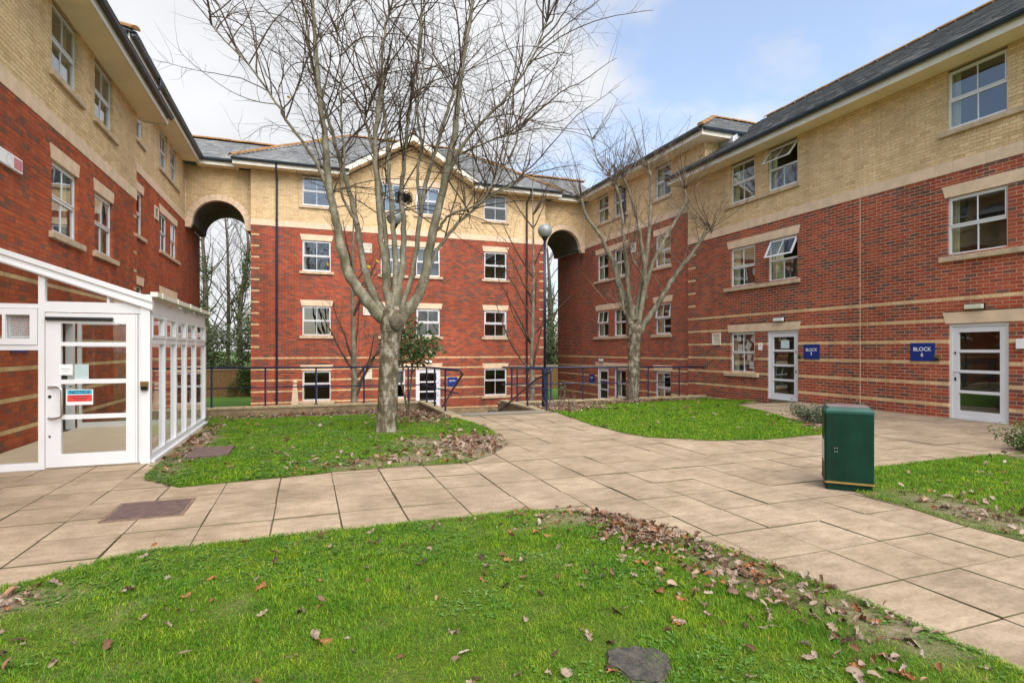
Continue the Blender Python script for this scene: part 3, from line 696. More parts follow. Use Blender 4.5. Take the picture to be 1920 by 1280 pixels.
gwin = w.window(RB, 13.43, 14.48, .73, 1.99, curt=((.82, 1.0),)); w.window(RB, 5.3, 6.37, .73, 1.99)
w.door(RB, 11.84, 12.94, 0, 1.99, hinge_hi=False); w.door(RB, 6.87, 7.96, 0, 1.99)
w.vent(RB, 14.92, 15.32, 1.6, 2.0)
R1W = w
m_ = MB(); w.slab3(m_, 9.972, 9.986, -.02, 7.38, -.0035, .05); m_.build('movement_joint', M['stone'], RB)
eaves(RB, (XR1, 0.5), (XR1, 17.05), (-1, 0), 7.40, 0.56)
m_ = MB(); m_.box(12.81-.56, 12.81-.001, 17.05, 17.07, 7.37, 7.6); m_.build('soffit_end', M['fascia'], RB)
# near roof of the right building: eaves to ridge
pit = math.atan(0.62)
ro = MB(); ro.hexa([(12.16, .5, 7.585), (12.16, 17.05, 7.585), (16.7, 17.05, 7.585), (16.7, .5, 7.585), (12.16, .5, 7.592), (12.16, 17.05, 7.592), (16.7, 17.05, 10.40), (16.7, .5, 10.40)]); rf = ro.build('roof', M['slate'], RB)
slates(rf, (12.12, .5, 7.59), (0, 1, 0), (1, 0, .62), 27, lambda v: (0, 16.55))
ridge_tiles(rf, (16.72, 4.4, 10.43), (16.72, 17.0, 10.43))
# body behind the skin
m_ = MB(); m_.box(16.1, 21, .5, 15.8, -1.5, 7.5); m_.build('core', M['room'], RB)

# rear, taller part of the right building
kb = 1.0675 - 30*CO
w = Wall((XR2, 0, 0), (0, 1, 0), (-1, 0, 0), None, None)
rows = (7.37, 4.69, 2.05); cols = ((22.50, 23.50), (21.0, 21.98), (17.82, 18.82))
op = [(a, b, z, z+1.23 if z < 7 else 8.66) for a, b in cols for z in rows] + [(22.48, 23.52, -1.43, .61), (21.0, 21.98, -.66, .60), (17.82, 18.82, -.66, .60)]
lints = [(20.78, 23.66, z) for z in (5.92, 3.28, .61)] + [(17.74, 18.92, z) for z in (5.92, 3.28, .61)]
opl = [(a-.02, b+.02, z, z+.24) for a, b, z in lints]
w.lay(-1.43, 6.43, kb, lambda z: (16.0, 28.0), op + opl, stl(kb, (), 6.5, 30))
w.lay(6.68, 8.68, 6.68, lambda z: (16.0, 24.86), op, lambda k, z, u: 'y')
w.build(RB, (M['red'], M['yel'], M['stripe']), (M['mortar_r'], M['mortar_y']))
w.band(RB, 16.65, 24.84, 6.43, 6.68)
for a, b, z in lints: w.lintel(RB, a, b, z+.002)
for z in rows + (-.66,): 
    w.sill(RB, 17.76, 19.05, z)
    if z > 0: w.sill(RB, 20.76, 23.82, z)
    else: w.sill(RB, 20.85, 22.12, z)
for i, (a, b) in enumerate(cols):
    for z in rows:
        opened = R(8) if (z < 3 and i in (0, 2)) else 0
        w.window(RB, a, b, z, z+1.22, opened=opened, curt=((.72, 1.0),))
w.window(RB, 21.0, 21.98, -.66, .59, curt=((.75, 1.0), (0, .25))); w.window(RB, 17.82, 18.82, -.66, .59, curt=((.7, 1.0),)); w.door(RB, 22.48, 23.52, -1.42, .6, hinge_hi=False)
w.vent(RB, 20.2, 20.6, 5.55, 5.95); w.vent(RB, 20.2, 20.6, 2.9, 3.3)
R2W = w
eaves(RB, (XR2, 15.3), (XR2, 24.32), (-1, 0), 8.66, 0.56, .70)
# end wall of the taller part, seen above the near roof
w = Wall((0, 15.88, 0), (1, 0, 0), (0, -1, 0), None, None)
w.lay(7.3, 8.68, 6.68, lambda z: (XR2, 21.0), [], lambda k, z, u: 'y')
w.build(RB, (M['red'], M['yel'], M['stripe']), (M['mortar_r'], M['mortar_y']))
eaves(RB, (XR2 - .56, 15.88), (21.5, 15.88), (0, -1), 8.66, 0.56)
def hiproof(parent, sx, xw):
    """hipped end roof: sx=+1 for the right building, -1 mirrored for the left; xw = eave line"""
    X = lambda d: xw + sx*d
    z0, hgt = 8.86, 3.15*.62
    A = (X(-.06), 15.22, z0); Bp = (X(3.15), 18.43, z0+hgt); C_ = (X(9), 18.43, z0+hgt); D = (X(9), 15.22, z0); E_ = (X(-.06), 24.6, z0); F_ = (X(3.15), 24.6, z0+hgt)
    m_ = MB(); m_.poly([A, Bp, C_, D]); m_.poly([A, E_, F_, Bp]); m_.poly([Bp, F_, (X(9), 24.6, z0+hgt), C_]); m_.poly([A, D, (X(9), 24.6, z0), E_])
    r = m_.build('roof', M['slate'], parent); L = 3.21/ math.cos(pit)
    slates(r, A, (sx, 0, 0), (0, 1, .62), int(L/.2), lambda v: (v*math.cos(pit), 9))
    slates(r, A, (0, 1, 0), (sx, 0, .62), int(L/.2), lambda v: (v*math.cos(pit), 9.3))
    ridge_tiles(r, Vector(A)+Vector((0, 0, .03)), Vector(Bp)+Vector((0, 0, .03))); ridge_tiles(r, Vector(Bp)+Vector((0, 0, .03)), Vector(C_)+Vector((0, 0, .03)))
hiproof(RB, 1, XR2-.56-.1)
m_ = MB(); m_.box(16.3, 22, 16.0, 28, -1.4, 8.7); m_.build('core', M['room'], RB)
m_ = MB(); m_.hexa([(13.55, 15.2, 8.48), (13.75, 15.2, 8.55), (13.75, 15.86, 8.55), (13.55, 15.86, 8.48), (13.55, 15.2, 8.68), (13.75, 15.2, 8.8), (13.75, 15.86, 8.8), (13.55, 15.86, 8.68)]); m_.build('flashing', M['lead'], RB)
downpipe(RB, XR2-.07, 18.0+3.0, 6.9, 8.7, .035, (-.5, 0))

# ------------------------------------------------------------------ left building
LB = thing('brick_building', 'orange-red and yellow brick building with deep cream soffit beside the white glazed porch', 'building', 'brick buildings round the courtyard')
w = Wall((XL1, 0, 0), (0, 1, 0), (1, 0, 0), None, None)
lw = ((11.48, 12.62), (13.5, 14.62))
op = [(a, b, 6.16, 7.40) for a, b in lw] + [(a, b, 3.45, 4.67) for a, b in lw] + [(11.62, 12.42, -.2, 2.0)]
lints = [(a-.03, b+.03, 4.67) for a, b in lw]
opl = [(a-.02, b+.02, z, z+.24) for a, b, z in lints]
w.lay(-.35, 5.19, k0, lambda z: (2.0, 16.45), op + opl, stl(k0, (16.45,), 5.3), pick=True)
w.lay(5.44, 7.42, 5.44, lambda z: (2.0, 16.45), op, lambda k, z, u: 'y', pick=True)
w.build(LB, (M['redl'], M['yel'], M['stripe'], M['redl_piece'], M['yel_piece']), (M['mortar_b'], M['mortar_y']), 290)
w.band(LB, 2.0, 16.45, 5.19, 5.44)
for a, b, z in lints: w.lintel(LB, a, b, z+.002)
for a, b in lw:
    w.sill(LB, a-.12, b+.25, 6.16); w.sill(LB, a-.12, b+.25, 3.45)
    w.window(LB, a, b, 6.16, 7.36, blind=0, curt=((0, .12), (.88, 1))); w.window(LB, a, b, 3.45, 4.66, curt=((0, .15), (.8, 1)))
# doorway from the porch into the building
fr = MB(); w.slab3(fr, 11.62, 11.70, 0, 2.0, -.02, .1); w.slab3(fr, 12.34, 12.42, 0, 2.0, -.02, .1); w.slab3(fr, 11.70, 12.34, 1.92, 2.0, -.02, .1)
dfr = fr.build('doorway', M['upvc'], LB); w.room(dfr, 11.63, 12.41, 0.002, 1.99, d=.11, deep=1.5)
L1W = w
eaves(LB, (XL1, 2.0), (XL1, 16.98), (1, 0), 7.40, 0.56)
m_ = MB(); m_.box(XL1+.001, XL1+.56, 16.98, 17.0, 7.37, 7.6); m_.build('soffit_end', M['fascia'], LB)
ro = MB(); ro.hexa([(-3.38, 2, 7.585), (-3.38, 16.95, 7.585), (-8, 16.95, 7.585), (-8, 2, 7.585), (-3.38, 2, 7.592), (-3.38, 16.95, 7.592), (-8, 16.95, 10.4), (-8, 2, 10.4)]); rf = ro.build('roof', M['slate'], LB)
slates(rf, (-3.34, 2, 7.59), (0, 1, 0), (-1, 0, .62), 27, lambda v: (0, 14.95))
m_ = MB(); m_.box(-12, -7.3, 2, 15.8, -1.4, 7.5); m_.box(-12, -7.75, 16.0, 28, -1.4, 8.7); m_.build('core', M['room'], LB)
w = Wall((XL2, 0, 0), (0, 1, 0), (1, 0, 0), None, None)
cols = ((17.85, 18.88), (20.86, 21.86), (22.35, 23.35))
op = [(a, b, z, z+1.23 if z < 7 else 8.66) for a, b in cols for z in rows]
lints = [(a, b, z) for z in (5.92, 3.28) for a, b in ((17.8, 18.95), (20.82, 23.42))]
opl = [(a-.02, b+.02, z, z+.24) for a, b, z in lints]
w.lay(-1.43, 6.43, kb, lambda z: (16.2, 28.05), op + opl, stl(kb, (), 6.5, 30))
w.lay(6.68, 8.68, 6.68, lambda z: (16.2, 24.86), op, lambda k, z, u: 'y')
w.build(LB, (M['redl'], M['yel'], M['stripe']), (M['mortar_b'], M['mortar_y']))
w.band(LB, 16.2, 24.84, 6.43, 6.68)
for a, b, z in lints: w.lintel(LB, a, b, z+.002)
for z in rows:
    w.sill(LB, 17.7, 19.1, z); w.sill(LB, 20.76, 23.68, z)
    for a, b in cols: w.window(LB, a, b, z, z+1.22, curt=((0, .2),))
w.vent(LB, 20.15, 20.6, 5.55, 5.95)
L2W = w
eaves(LB, (XL2, 15.3), (XL2, 24.32), (1, 0), 8.66, 0.56, .70)
w = Wall((0, 15.88, 0), (1, 0, 0), (0, -1, 0), None, None)
w.lay(7.3, 8.68, 6.68, lambda z: (-12.0, XL2), [], lambda k, z, u: 'y')
w.build(LB, (M['redl'], M['yel'], M['stripe']), (M['mortar_b'], M['mortar_y']))
eaves(LB, (-12, 15.88), (XL2+.56, 15.88), (0, -1), 8.66, 0.56)
hiproof(LB, -1, XL2+.56+.1)
downpipe(LB, XL2+.6, 17.6, 8.4, 8.72, .03, (.12, 0))

# ------------------------------------------------------------------ back building
BB = thing('brick_building', 'red and yellow brick facade with central gable between the two archways', 'building', 'brick buildings round the courtyard')
w = Wall((0, YB, 0), (1, 0, 0), (0, -1, 0), None, None)
XB0, XB1, GC = -2.11, 10.67, 4.28
cL, c1, c2, cR = (-.18, .93), (2.97, 4.02), (4.5, 5.56), (7.62, 8.72)
op = []
for a, b in (cL, cR, c1, c2): op += [(a, b, 4.69, 5.95), (a, b, 2.03, 3.25)]
for a, b in (cL, cR): op += [(a, b, 7.39, 8.66), (a, b, -.66, .58)]
op += [(*c1, 7.40, 8.63), (*c2, 7.40, 8.63), (*c1, -.66, .59), (4.48, 5.58, -1.43, .6)]
lints = [(a-.04, b+.04, z) for a, b in (cL, cR) for z in (5.95, 3.25, .58)] + [(2.93, 5.62, z) for z in (5.95, 3.25, .60)] + [(2.93, 4.06, 8.63), (4.46, 5.6, 8.63)]
opl = [(a-.02, b+.02, z, z+.24) for a, b, z in lints]
def ext(z):
    if z <= 8.68: return (XB0, XB1)
    h = (10.34 - z)/.586; return (GC-h, GC+h)
w.lay(-1.43, 6.43, kb, ext, op + opl, stl(kb, (XB0, XB1), 6.5, 30))
w.lay(6.68, 10.3, 6.68, ext, op + opl, lambda k, z, u: 'y')
w.build(BB, (M['red'], M['yel'], M['stripe']), (M['mortar_b'], M['mortar_y']))
w.band(BB, XB0, XB1, 6.43, 6.68)
for a, b, z in lints: w.lintel(BB, a, b, z+.002)
for a, b in (cL, cR):
    for z in (7.39, 4.69, 2.03, -.66): w.sill(BB, a-.12, b+.12, z)
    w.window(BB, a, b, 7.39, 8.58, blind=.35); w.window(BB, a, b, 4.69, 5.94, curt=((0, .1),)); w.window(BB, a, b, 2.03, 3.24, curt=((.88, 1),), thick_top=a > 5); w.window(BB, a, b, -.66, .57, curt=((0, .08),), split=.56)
for a, b in (c1, c2):
    for z in (7.40, 4.69, 2.03): w.sill(BB, a-.12, b+.12, z)
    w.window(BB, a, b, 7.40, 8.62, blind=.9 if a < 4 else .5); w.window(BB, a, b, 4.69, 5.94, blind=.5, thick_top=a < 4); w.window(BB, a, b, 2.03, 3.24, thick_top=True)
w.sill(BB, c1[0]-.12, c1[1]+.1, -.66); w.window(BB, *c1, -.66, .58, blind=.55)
w.door(BB, 4.48, 5.58, -1.42, .59)
for z in (5.57, 2.91, .2): w.vent(BB, 2.23, 2.6, z, z+.4)
m_ = MB(); m_.box(XB0, 4.47, YB-.03, YB-.002, -1.43, -1.2); m_.box(5.6, XB1, YB-.03, YB-.002, -1.43, -1.2); m_.build('plinth', M['concrete'], BB)
BW = w
eaves(BB, (XB0-.6, YB), (1.62, YB), (0, -1), 8.66, 0.56); eaves(BB, (6.96, YB), (XB1+.6, YB), (0, -1), 8.66, 0.56)
# gable: barge boards and soffit strips following the slope
for sx in (-1, 1):
    lo = Vector((GC + sx*3.02, 0, 8.62)); hi = Vector((GC, 0, 8.62+3.02*.586)); 
    m_ = MB(); y0, y1 = YB-.62, YB-.595
    m_.hexa([(lo.x, y0, lo.z), (hi.x, y0, hi.z), (hi.x, y1, hi.z), (lo.x, y1, lo.z), (lo.x, y0, lo.z+.24), (hi.x, y0, hi.z+.24), (hi.x, y1, hi.z+.24), (lo.x, y1, lo.z+.24)]); m_.build('barge_board', M['fascia'], BB)
    m_ = MB(); m_.hexa([(lo.x, y1, lo.z+.02), (hi.x, y1, hi.z+.02), (hi.x, YB+.1, hi.z+.02), (lo.x, YB+.1, lo.z+.02), (lo.x, y1, lo.z+.04), (hi.x, y1, hi.z+.04), (hi.x, YB+.1, hi.z+.04), (lo.x, YB+.1, lo.z+.04)]); m_.build('gable_soffit', M['soffit'], BB)
    m_ = MB(); yb = 28.5; m_.poly([(lo.x, y0-.03, lo.z+.25), (hi.x, y0-.03, hi.z+.25), (hi.x, yb, hi.z+.25), (lo.x, yb-2.7, lo.z+.25)]); g = m_.build('gable_roof', M['slate'], BB)
    Lg = math.hypot(3.02, 3.02*.586)
    slates(g, (lo.x, y0-.03, lo.z+.255), (0, 1, 0), (-sx, 0, .586), int(Lg/.2), lambda v: (0, 2.0 + v*1.2))
ridge_tiles(BB, (GC, YB-.65, 8.62+3.02*.586+.27), (GC, 28.6, 8.62+3.02*.586+.27))
# hipped main roof
z0 = 8.86; Rx0, Rx1, Ry, Rz = 2.0, 7.3, 28.95, 8.86 + (28.95-23.8)*.62
A = (XB0-.66, 23.8, z0); B_ = (XB1+.66, 23.8, z0); C_ = (Rx1, Ry, Rz); D = (Rx0, Ry, Rz); E1 = (XB0-.66, 34.1, z0); E2 = (XB1+.66, 34.1, z0)
V0, V1, V2 = (GC-3.02, 23.8, z0), (GC+3.02, 23.8, z0), (GC, 26.67, 10.64)
m_ = MB(); m_.poly([A, V0, V2, D]); m_.poly([V1, B_, C_, D, V2]); m_.poly([A, D, E1]); m_.poly([B_, E2, C_]); m_.poly([E1, D, C_, E2]); m_.poly([(A[0], 24.6, z0), E1, E2, (B_[0], 24.6, z0)]); rf = m_.build('roof', M['slate'], BB)
Lr = (Ry-23.8)/math.cos(pit); hl = (Rx0-A[0]); hr = (B_[0]-Rx1)
def rext(side):
    def f(v):
        t = v/Lr; lo_, hi_ = hl*t, (B_[0]-A[0]) - hr*t
        gz = v*math.sin(pit) + z0; half = max(0.0, 3.02 - (gz - 8.87)/.586)     # the gable roof stands in front here
        gc = GC - A[0]
        return (lo_, max(lo_, gc-half)) if side == 0 else (min(hi_, gc+half), hi_)
    return f
slates(rf, A, (1, 0, 0), (0, 1, .62), int(Lr/.2), rext(0)); slates(rf, A, (1, 0, 0), (0, 1, .62), int(Lr/.2), rext(1))
for p, q in ((A, D), (D, C_), (B_, C_)): ridge_tiles(rf, Vector(p)+Vector((0, 0, .03)), Vector(q)+Vector((0, 0, .03)))
downpipe(BB, -1.15, YB-.06, -1.42, 8.66, .042, (0, -.52)); downpipe(BB, 9.7, YB-.06, -1.42, 8.66, .042, (0, -.52))
m_ = MB(); m_.box(XB0+.002, XB0+.12, YB+.1, 34, -1.43, 8.75); m_.box(XB1-.12, XB1-.002, YB+.1, 34, -1.43, 8.75); m_.box(XB0+.15, XB1-.15, 27.75, 34, -1.43, 8.75); m_.build('core', M['gardenbrick'], BB)

# ------------------------------------------------------------------ archway links
def archway(x0, x1, label):
    T = thing('archway', label, 'archway', 'archways linking the buildings'); cx = (x0+x1)/2; Ro = (x1-x0)/2 - .005; Ri = Ro-.24; zc = 6.43; yf, yb = 24.86, 28.0
    w = Wall((0, yf, 0), (1, 0, 0), (0, -1, 0), None, None)
    w.lay(6.43, 8.68, 6.68-4*CO, lambda z: (x0+.003, x1-.003), [], lambda k, z, u: 'y', cuts=lambda z: [(cx-math.sqrt(max(0, Ro*Ro-(z-zc)**2)), cx+math.sqrt(max(0, Ro*Ro-(z-zc)**2)))] if z-zc < Ro else [])
    w.build(T, (M['yel'], M['yel'], M['stripe']), (M['mortar_y'], M['mortar_y']))
    N = 15
    for i in range(N):
        t0, t1 = math.pi*i/N + .004, math.pi*(i+1)/N - .004; m_ = MB()
        def q(r, t, y): return (cx + r*math.cos(t), y, zc + r*math.sin(t))
        tm = (t0+t1)/2
        for ta, tb in ((t0, tm), (tm, t1)):
            m_.hexa([q(Ri, ta, yf-.03), q(Ro, ta, yf-.03), q(Ro, ta, yf+.2), q(Ri, ta, yf+.2), q(Ri, tb, yf-.03), q(Ro, tb, yf-.03), q(Ro, tb, yf+.2), q(Ri, tb, yf+.2)])
        m_.build('arch_stone', M['stone'], T)
    for sx in (-1, 1):
        xa, xb = sorted((cx+sx*Ri*.99, cx+sx*(Ro+.003))); m_ = MB(); m_.hexa([(xa+.08*(sx > 0), yf-.05, 6.24), (xb-.08*(sx < 0), yf-.05, 6.24), (xb-.08*(sx < 0), yf+.2, 6.24), (xa+.08*(sx > 0), yf+.2, 6.24), (xa, yf-.05, 6.425), (xb, yf-.05, 6.425), (xb, yf+.2, 6.425), (xa, yf+.2, 6.425)]); m_.build('corbel', M['stone'], T)
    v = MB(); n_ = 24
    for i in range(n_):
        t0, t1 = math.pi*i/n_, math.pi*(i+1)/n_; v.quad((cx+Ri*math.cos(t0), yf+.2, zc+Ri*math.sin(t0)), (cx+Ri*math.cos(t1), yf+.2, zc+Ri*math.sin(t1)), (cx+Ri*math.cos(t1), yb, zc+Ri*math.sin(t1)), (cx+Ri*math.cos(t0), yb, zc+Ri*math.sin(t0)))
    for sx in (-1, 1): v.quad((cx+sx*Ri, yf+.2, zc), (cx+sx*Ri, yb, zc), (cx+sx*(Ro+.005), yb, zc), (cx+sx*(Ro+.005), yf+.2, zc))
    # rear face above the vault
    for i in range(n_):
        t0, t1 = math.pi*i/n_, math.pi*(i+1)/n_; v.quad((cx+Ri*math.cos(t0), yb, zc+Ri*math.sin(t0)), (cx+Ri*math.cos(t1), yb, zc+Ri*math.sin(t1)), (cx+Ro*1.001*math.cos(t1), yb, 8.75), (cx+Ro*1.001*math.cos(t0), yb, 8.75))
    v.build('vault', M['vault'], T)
    eaves(T, (x0+.45, yf), (x1-.45, yf), (0, -1), 8.652, .5)
    m_ = MB(); z0 = 8.86; yr, zr = 26.5, 8.86 + (26.5-24.2)*.62; m_.poly([(x0-.5, 24.2, z0), (x1+.5, 24.2, z0), (x1+.5, yr, zr), (x0-.5, yr, zr)]); m_.poly([(x0-.5, 28.8, z0), (x0-.5, yr, zr), (x1+.5, yr, zr), (x1+.5, 28.8, z0)]); m_.poly([(x0-.5, 24.2, z0-.01), (x0-.5, 28.8, z0-.01), (x1+.5, 28.8, z0-.01), (x1+.5, 24.2, z0-.01)])
    r = m_.build('roof', M['slate'], T); slates(r, (x0-.5, 24.2, z0+.004), (1, 0, 0), (0, 1, .62), 13, lambda v_: (0, x1-x0+1)); ridge_tiles(r, (x0-.9, yr, zr+.03), (x1+.9, yr, zr+.03))
    return T
archway(XL2, XB0, 'round archway with stone ring beside the glazed porch building, trees showing through it')
archway(XB1, XR2, 'round archway with stone ring behind the globe lamp and the pollarded tree')

# ------------------------------------------------------------------ steps and retaining walls
st = MB(); n_ = 8
for i in range(n_):
    y0 = 12.02 + i*.44; st.box(3.14, 5.30, y0, y0+.44 if i < n_-1 else 15.6, -1.42, -0.005 - i*.1775 if i else -.006)
steps = st.build('steps', M['yard'], kind='structure')
def rwall(name, label, runs, mat='gardenbrick'):
    T = thing(name, label, 'wall', 'low retaining walls')
    for (x0, x1, y0, y1, zt, blocks) in runs:
        m_ = MB(); m_.box(x0+.02, x1-.02, y0+.02, y1-.02, -1.43, zt-.06); m_.build('wall_body', M['concrete'], T)
        alongx = (x1-x0) > (y1-y0); L = (x1-x0) if alongx else (y1-y0); n = max(1, round(L/blocks)); w_ = L/n
        for i in range(n):
            b = MB()
            if alongx: b.box(x0+i*w_+.003, x0+(i+1)*w_-.003, y0, y1, zt-.058, zt)
            else: b.box(x0, x1, y0+i*w_+.003, y0+(i+1)*w_-.003, zt-.058, zt)
            o = bevel(b.build('coping_stone', M['coping'], T), .008)
    return T
rwall('retaining_wall', 'mossy low wall with coping along the lawn behind the big tree', [(-4.4, 3.15, 15.42, 15.66, .02, .6), (2.9, 3.14, 11.72, 15.41, .03, .6)])
rwall('retaining_wall', 'mossy low wall with coping by the globe lamp and the smaller tree', [(5.30, 12.75, 15.52, 15.76, -.10, .6), (5.30, 5.54, 12.0, 15.51, -.02, .6)])

# ------------------------------------------------------------------ railings
def railing(label, runs, hand, hr=.024, pr=.022):
    T = thing('railing', label, 'railing', 'navy handrails')
    for pts, posts, base in runs:
        for dz, nm in ((0, 'top_rail'), (-.5, 'mid_rail')):
            m_ = MB(); m_.tube([(x, y, z+dz) for x, y, z in pts], hr if dz == 0 else .014, 10); m_.build(nm, M['blue'], T, smooth=True)
        for x, y, z in posts:
            m_ = MB(); m_.tube([(x, y, base), (x, y, z-.01)], pr, 10); m_.tube([(x, y, base), (x, y, base+.012)], .055, 10); m_.build('post', M['blue'], T, smooth=False)
    for pts in hand:
        m_ = MB(); m_.tube(pts, .022, 10); m_.build('handrail', M['blueblack'], T, smooth=True)
        for f in (.35, .75):
            a = Vector(pts[1]).lerp(Vector(pts[-1]), f); b = MB(); b.tube([a, a + Vector((0, 0, -.09)), a + Vector((-.05 if pts[0][0] < 4 else .06, 0, -.12))], .008, 6); b.build('bracket', M['blueblack'], T)
    return T
yl = 15.54
railing('navy railing on the low wall behind the big tree, turning to the steps',
    [([(-4.35, yl, 1.0), (2.93, yl, .97), (3.02, 15.4, .97), (3.02, 11.45, 1.02)], [(x, yl, 1.0) for x in (-3.45, -2.22, -1.0, .22, 1.44, 2.63)] + [(3.02, y, 1.0) for y in (14.9, 13.9, 12.75)], .02)],
    [[(3.02, 11.45, 1.02), (3.10, 11.5, .93), (3.17, 12.6, .55), (3.17, 14.6, -.42)]])
railing('navy railing by the globe lamp reaching the right hand building',
    [([(5.42, 15.6, .93), (12.72, 15.64, .86)], [(x, 15.64, .9) for x in (5.9, 7.0, 8.1, 9.32, 10.49, 11.7)], -.1), ([(5.42, 15.6, .93), (5.42, 12.05, .99)], [(5.42, y, .95) for y in (14.8, 13.6, 12.35)], -.02)],
    [[(5.42, 12.05, .99), (5.36, 12.1, .90), (5.27, 12.6, .74), (5.24, 15.6, -.42), (5.24, 15.75, -.42)]])
m_ = MB(); m_.box(5.04, 5.3, 15.62, 15.86, -1.42, -.36); o = bevel(m_.build('handrail_plinth', M['blueblack']), .02); tag(o, 'dark square foot where the descending handrail ends', 'post')

# ------------------------------------------------------------------ glazed porch
PX, PY, PY2, EZ = -1.89, 8.33, 12.55, 2.10     # side plane, front plane, far end, eaves
PO = thing('glazed_porch', 'white framed glazed lean-to porch with a glass door against the left building', 'porch')
slope = 0.345
def zroof(x): return EZ + (PX - x)*slope
xw = XL1 + .03
def fbox(m_, x0, x1, z0, z1, y=PY, t=.07): m_.box(x0, x1, y, y+t, z0, z1)
f = MB()
f.box(PX-.105, PX, PY-.02, PY+.085, .0, EZ+.06)                 # corner post
fbox(f, -3.06, -2.995, .0, zroof(-3.03)-.13)                     # post left of the door
fbox(f, xw, xw+.07, 0, zroof(xw)-.13)
fbox(f, -2.995, PX-.105, 1.915, 2.045)                          # beam above the door
fbox(f, xw+.07, -3.06, 1.955, 2.01); fbox(f, xw+.07, -3.06, 1.45, 1.51); fbox(f, xw+.07, -3.06, .0, .085); 
fbox(f, -2.36, -2.33, 2.045, zroof(-2.345)-.13)
f.build('front_frame', M['upvc'], PO)
f = MB()                                                        # sloping roof beam on the front
P0 = (PX+.03, zroof(PX+.03)); P1 = (xw, zroof(xw))
for y0, y1, a, b in ((PY-.03, PY+.06, -.14, .0), (PY-.05, PY-.031, -.03, .035), (PY-.05, PY-.031, -.125, -.10)):
    f.hexa([(P0[0], y0, P0[1]+a), (P0[0], y1, P0[1]+a), (P1[0], y1, P1[1]+a), (P1[0], y0, P1[1]+a), (P0[0], y0, P0[1]+b), (P0[0], y1, P0[1]+b), (P1[0], y1, P1[1]+b), (P1[0], y0, P1[1]+b)])
f.build('roof_beam', M['upvc'], PO)
def glassq(parent, pts):
    m_ = MB(); m_.quad(*pts); m_.build('pane', M['porchglass'], parent)
yg = PY + .035
glassq(PO, [(xw+.07, yg, .085), (-3.06, yg, .085), (-3.06, yg, 1.45), (xw+.07, yg, 1.45)])
glassq(PO, [(xw+.07, yg, 2.01), (-3.06, yg, 2.01), (-3.06, yg, zroof(-3.06)-.13), (xw+.07, yg, zroof(xw+.07)-.13)])
glassq(PO, [(-2.995, yg, 2.045), (-2.36, yg, 2.045), (-2.36, yg, zroof(-2.36)-.13), (-2.995, yg, zroof(-2.995)-.13)])
m_ = MB(); m_.poly([(-2.33, yg, 2.045), (PX-.105-.03, yg, 2.045), (-2.33, yg, zroof(-2.33)-.13)]); m_.build('pane', M['porchglass'], PO)
# fanlight with blind left of the door
f = MB(); a, b, lo, hi = xw+.075, -3.065, 1.515, 1.95
for x0, x1, z0_, z1_ in ((a, b, lo, lo+.075), (a, b, hi-.075, hi), (a, a+.075, lo+.075, hi-.075), (b-.075, b, lo+.075, hi-.075), (-3.405, -3.375, lo+.075, hi-.075)): f.box(x0, x1, PY-.012, PY+.05, z0_, z1_)
fl = f.build('fanlight', M['upvc'], PO); glassq(fl, [(a+.07, yg, lo+.07), (b-.07, yg, lo+.07), (b-.07, yg, hi-.07), (a+.07, yg, hi-.07)])
for (x0, x1, z0_, z1_) in ((-3.37, b-.078, lo+.078, lo+.1), (-3.37, b-.078, hi-.1, hi-.078), (-3.37, -3.35, lo+.1, hi-.1), (b-.098, b-.078, lo+.1, hi-.1), (-3.265, -3.255, lo+.1, hi-.1)):
    bl = MB(); bl.box(x0, x1, PY+.05, PY+.075, z0_, z1_); bl.build('vent_frame', M['lead'], fl)
for i in range(10):
    bl = MB(); z = lo+.103+i*.0235; bl.quad((-3.35, PY+.055, z), (b-.098, PY+.055, z), (b-.098, PY+.07, z+.013), (-3.35, PY+.07, z+.013)); bl.build('louvre', M['upvc'], fl)
# door leaf
dx0, dx1, dz0, dz1 = -2.985, -2.02, .02, 1.905
f = MB(); f.box(dx1, dx1+.022, PY-.005, PY+.06, dz0, dz1); f.box(dx1-.03, dx1-.008, PY-.01, PY+.06, dz0, dz1)
st_l, st_r = .155, .10
x0, x1 = dx0, dx1-.032
f.box(x0, x0+st_l, PY-.01, PY+.045, dz0, dz1); f.box(x1-st_r, x1, PY-.01, PY+.045, dz0, dz1)
zr_ = [(dz0, .175), (.60, .655), (1.035, 1.09), (1.50, 1.55), (1.78, dz1)]
for z0_, z1_ in zr_: f.box(x0+st_l, x1-st_r, PY-.01, PY+.045, z0_, z1_)
dr = f.build('door', M['upvc'], PO)
for i in range(4): glassq(dr, [(x0+st_l, yg-.02, zr_[i][1]), (x1-st_r, yg-.02, zr_[i][1]), (x1-st_r, yg-.02, zr_[i+1][0]), (x0+st_l, yg-.02, zr_[i+1][0])])
f = MB(); f.tube([(x0+.03, PY-.012, 1.0), (x0+.12, PY-.06, 1.0), (x0+.175, PY-.075, .985), (x0+.185, PY-.075, .96), (x0+.185, PY-.075, .66), (x0+.175, PY-.075, .635), (x0+.12, PY-.06, .62), (x0+.03, PY-.012, .62)], .013, 10); f.build('pull_handle', M['steel'], dr, smooth=True)
f = MB(); f.tube([(x0+.22, PY+.06, 1.0), (x0+.28, PY+.10, .99), (x0+.29, PY+.10, .96), (x0+.29, PY+.10, .66), (x0+.28, PY+.10, .63), (x0+.22, PY+.06, .62)], .013, 10); f.build('inner_pull_handle', M['steel'], dr, smooth=True)
f = MB(); f.tube([(x0+.045, PY-.013, .885), (x0+.045, PY-.02, .885)], .018, 12); f.tube([(x0+.045, PY-.013, .40), (x0+.045, PY-.018, .40)], .012, 10); f.build('lock', M['black'], dr)
f = MB(); f.tube([(x0+.01, PY-.035, 1.835), (x0+.70, PY-.035, 1.835)], .022, 10); f.build('closer_bar', M['black'], dr)
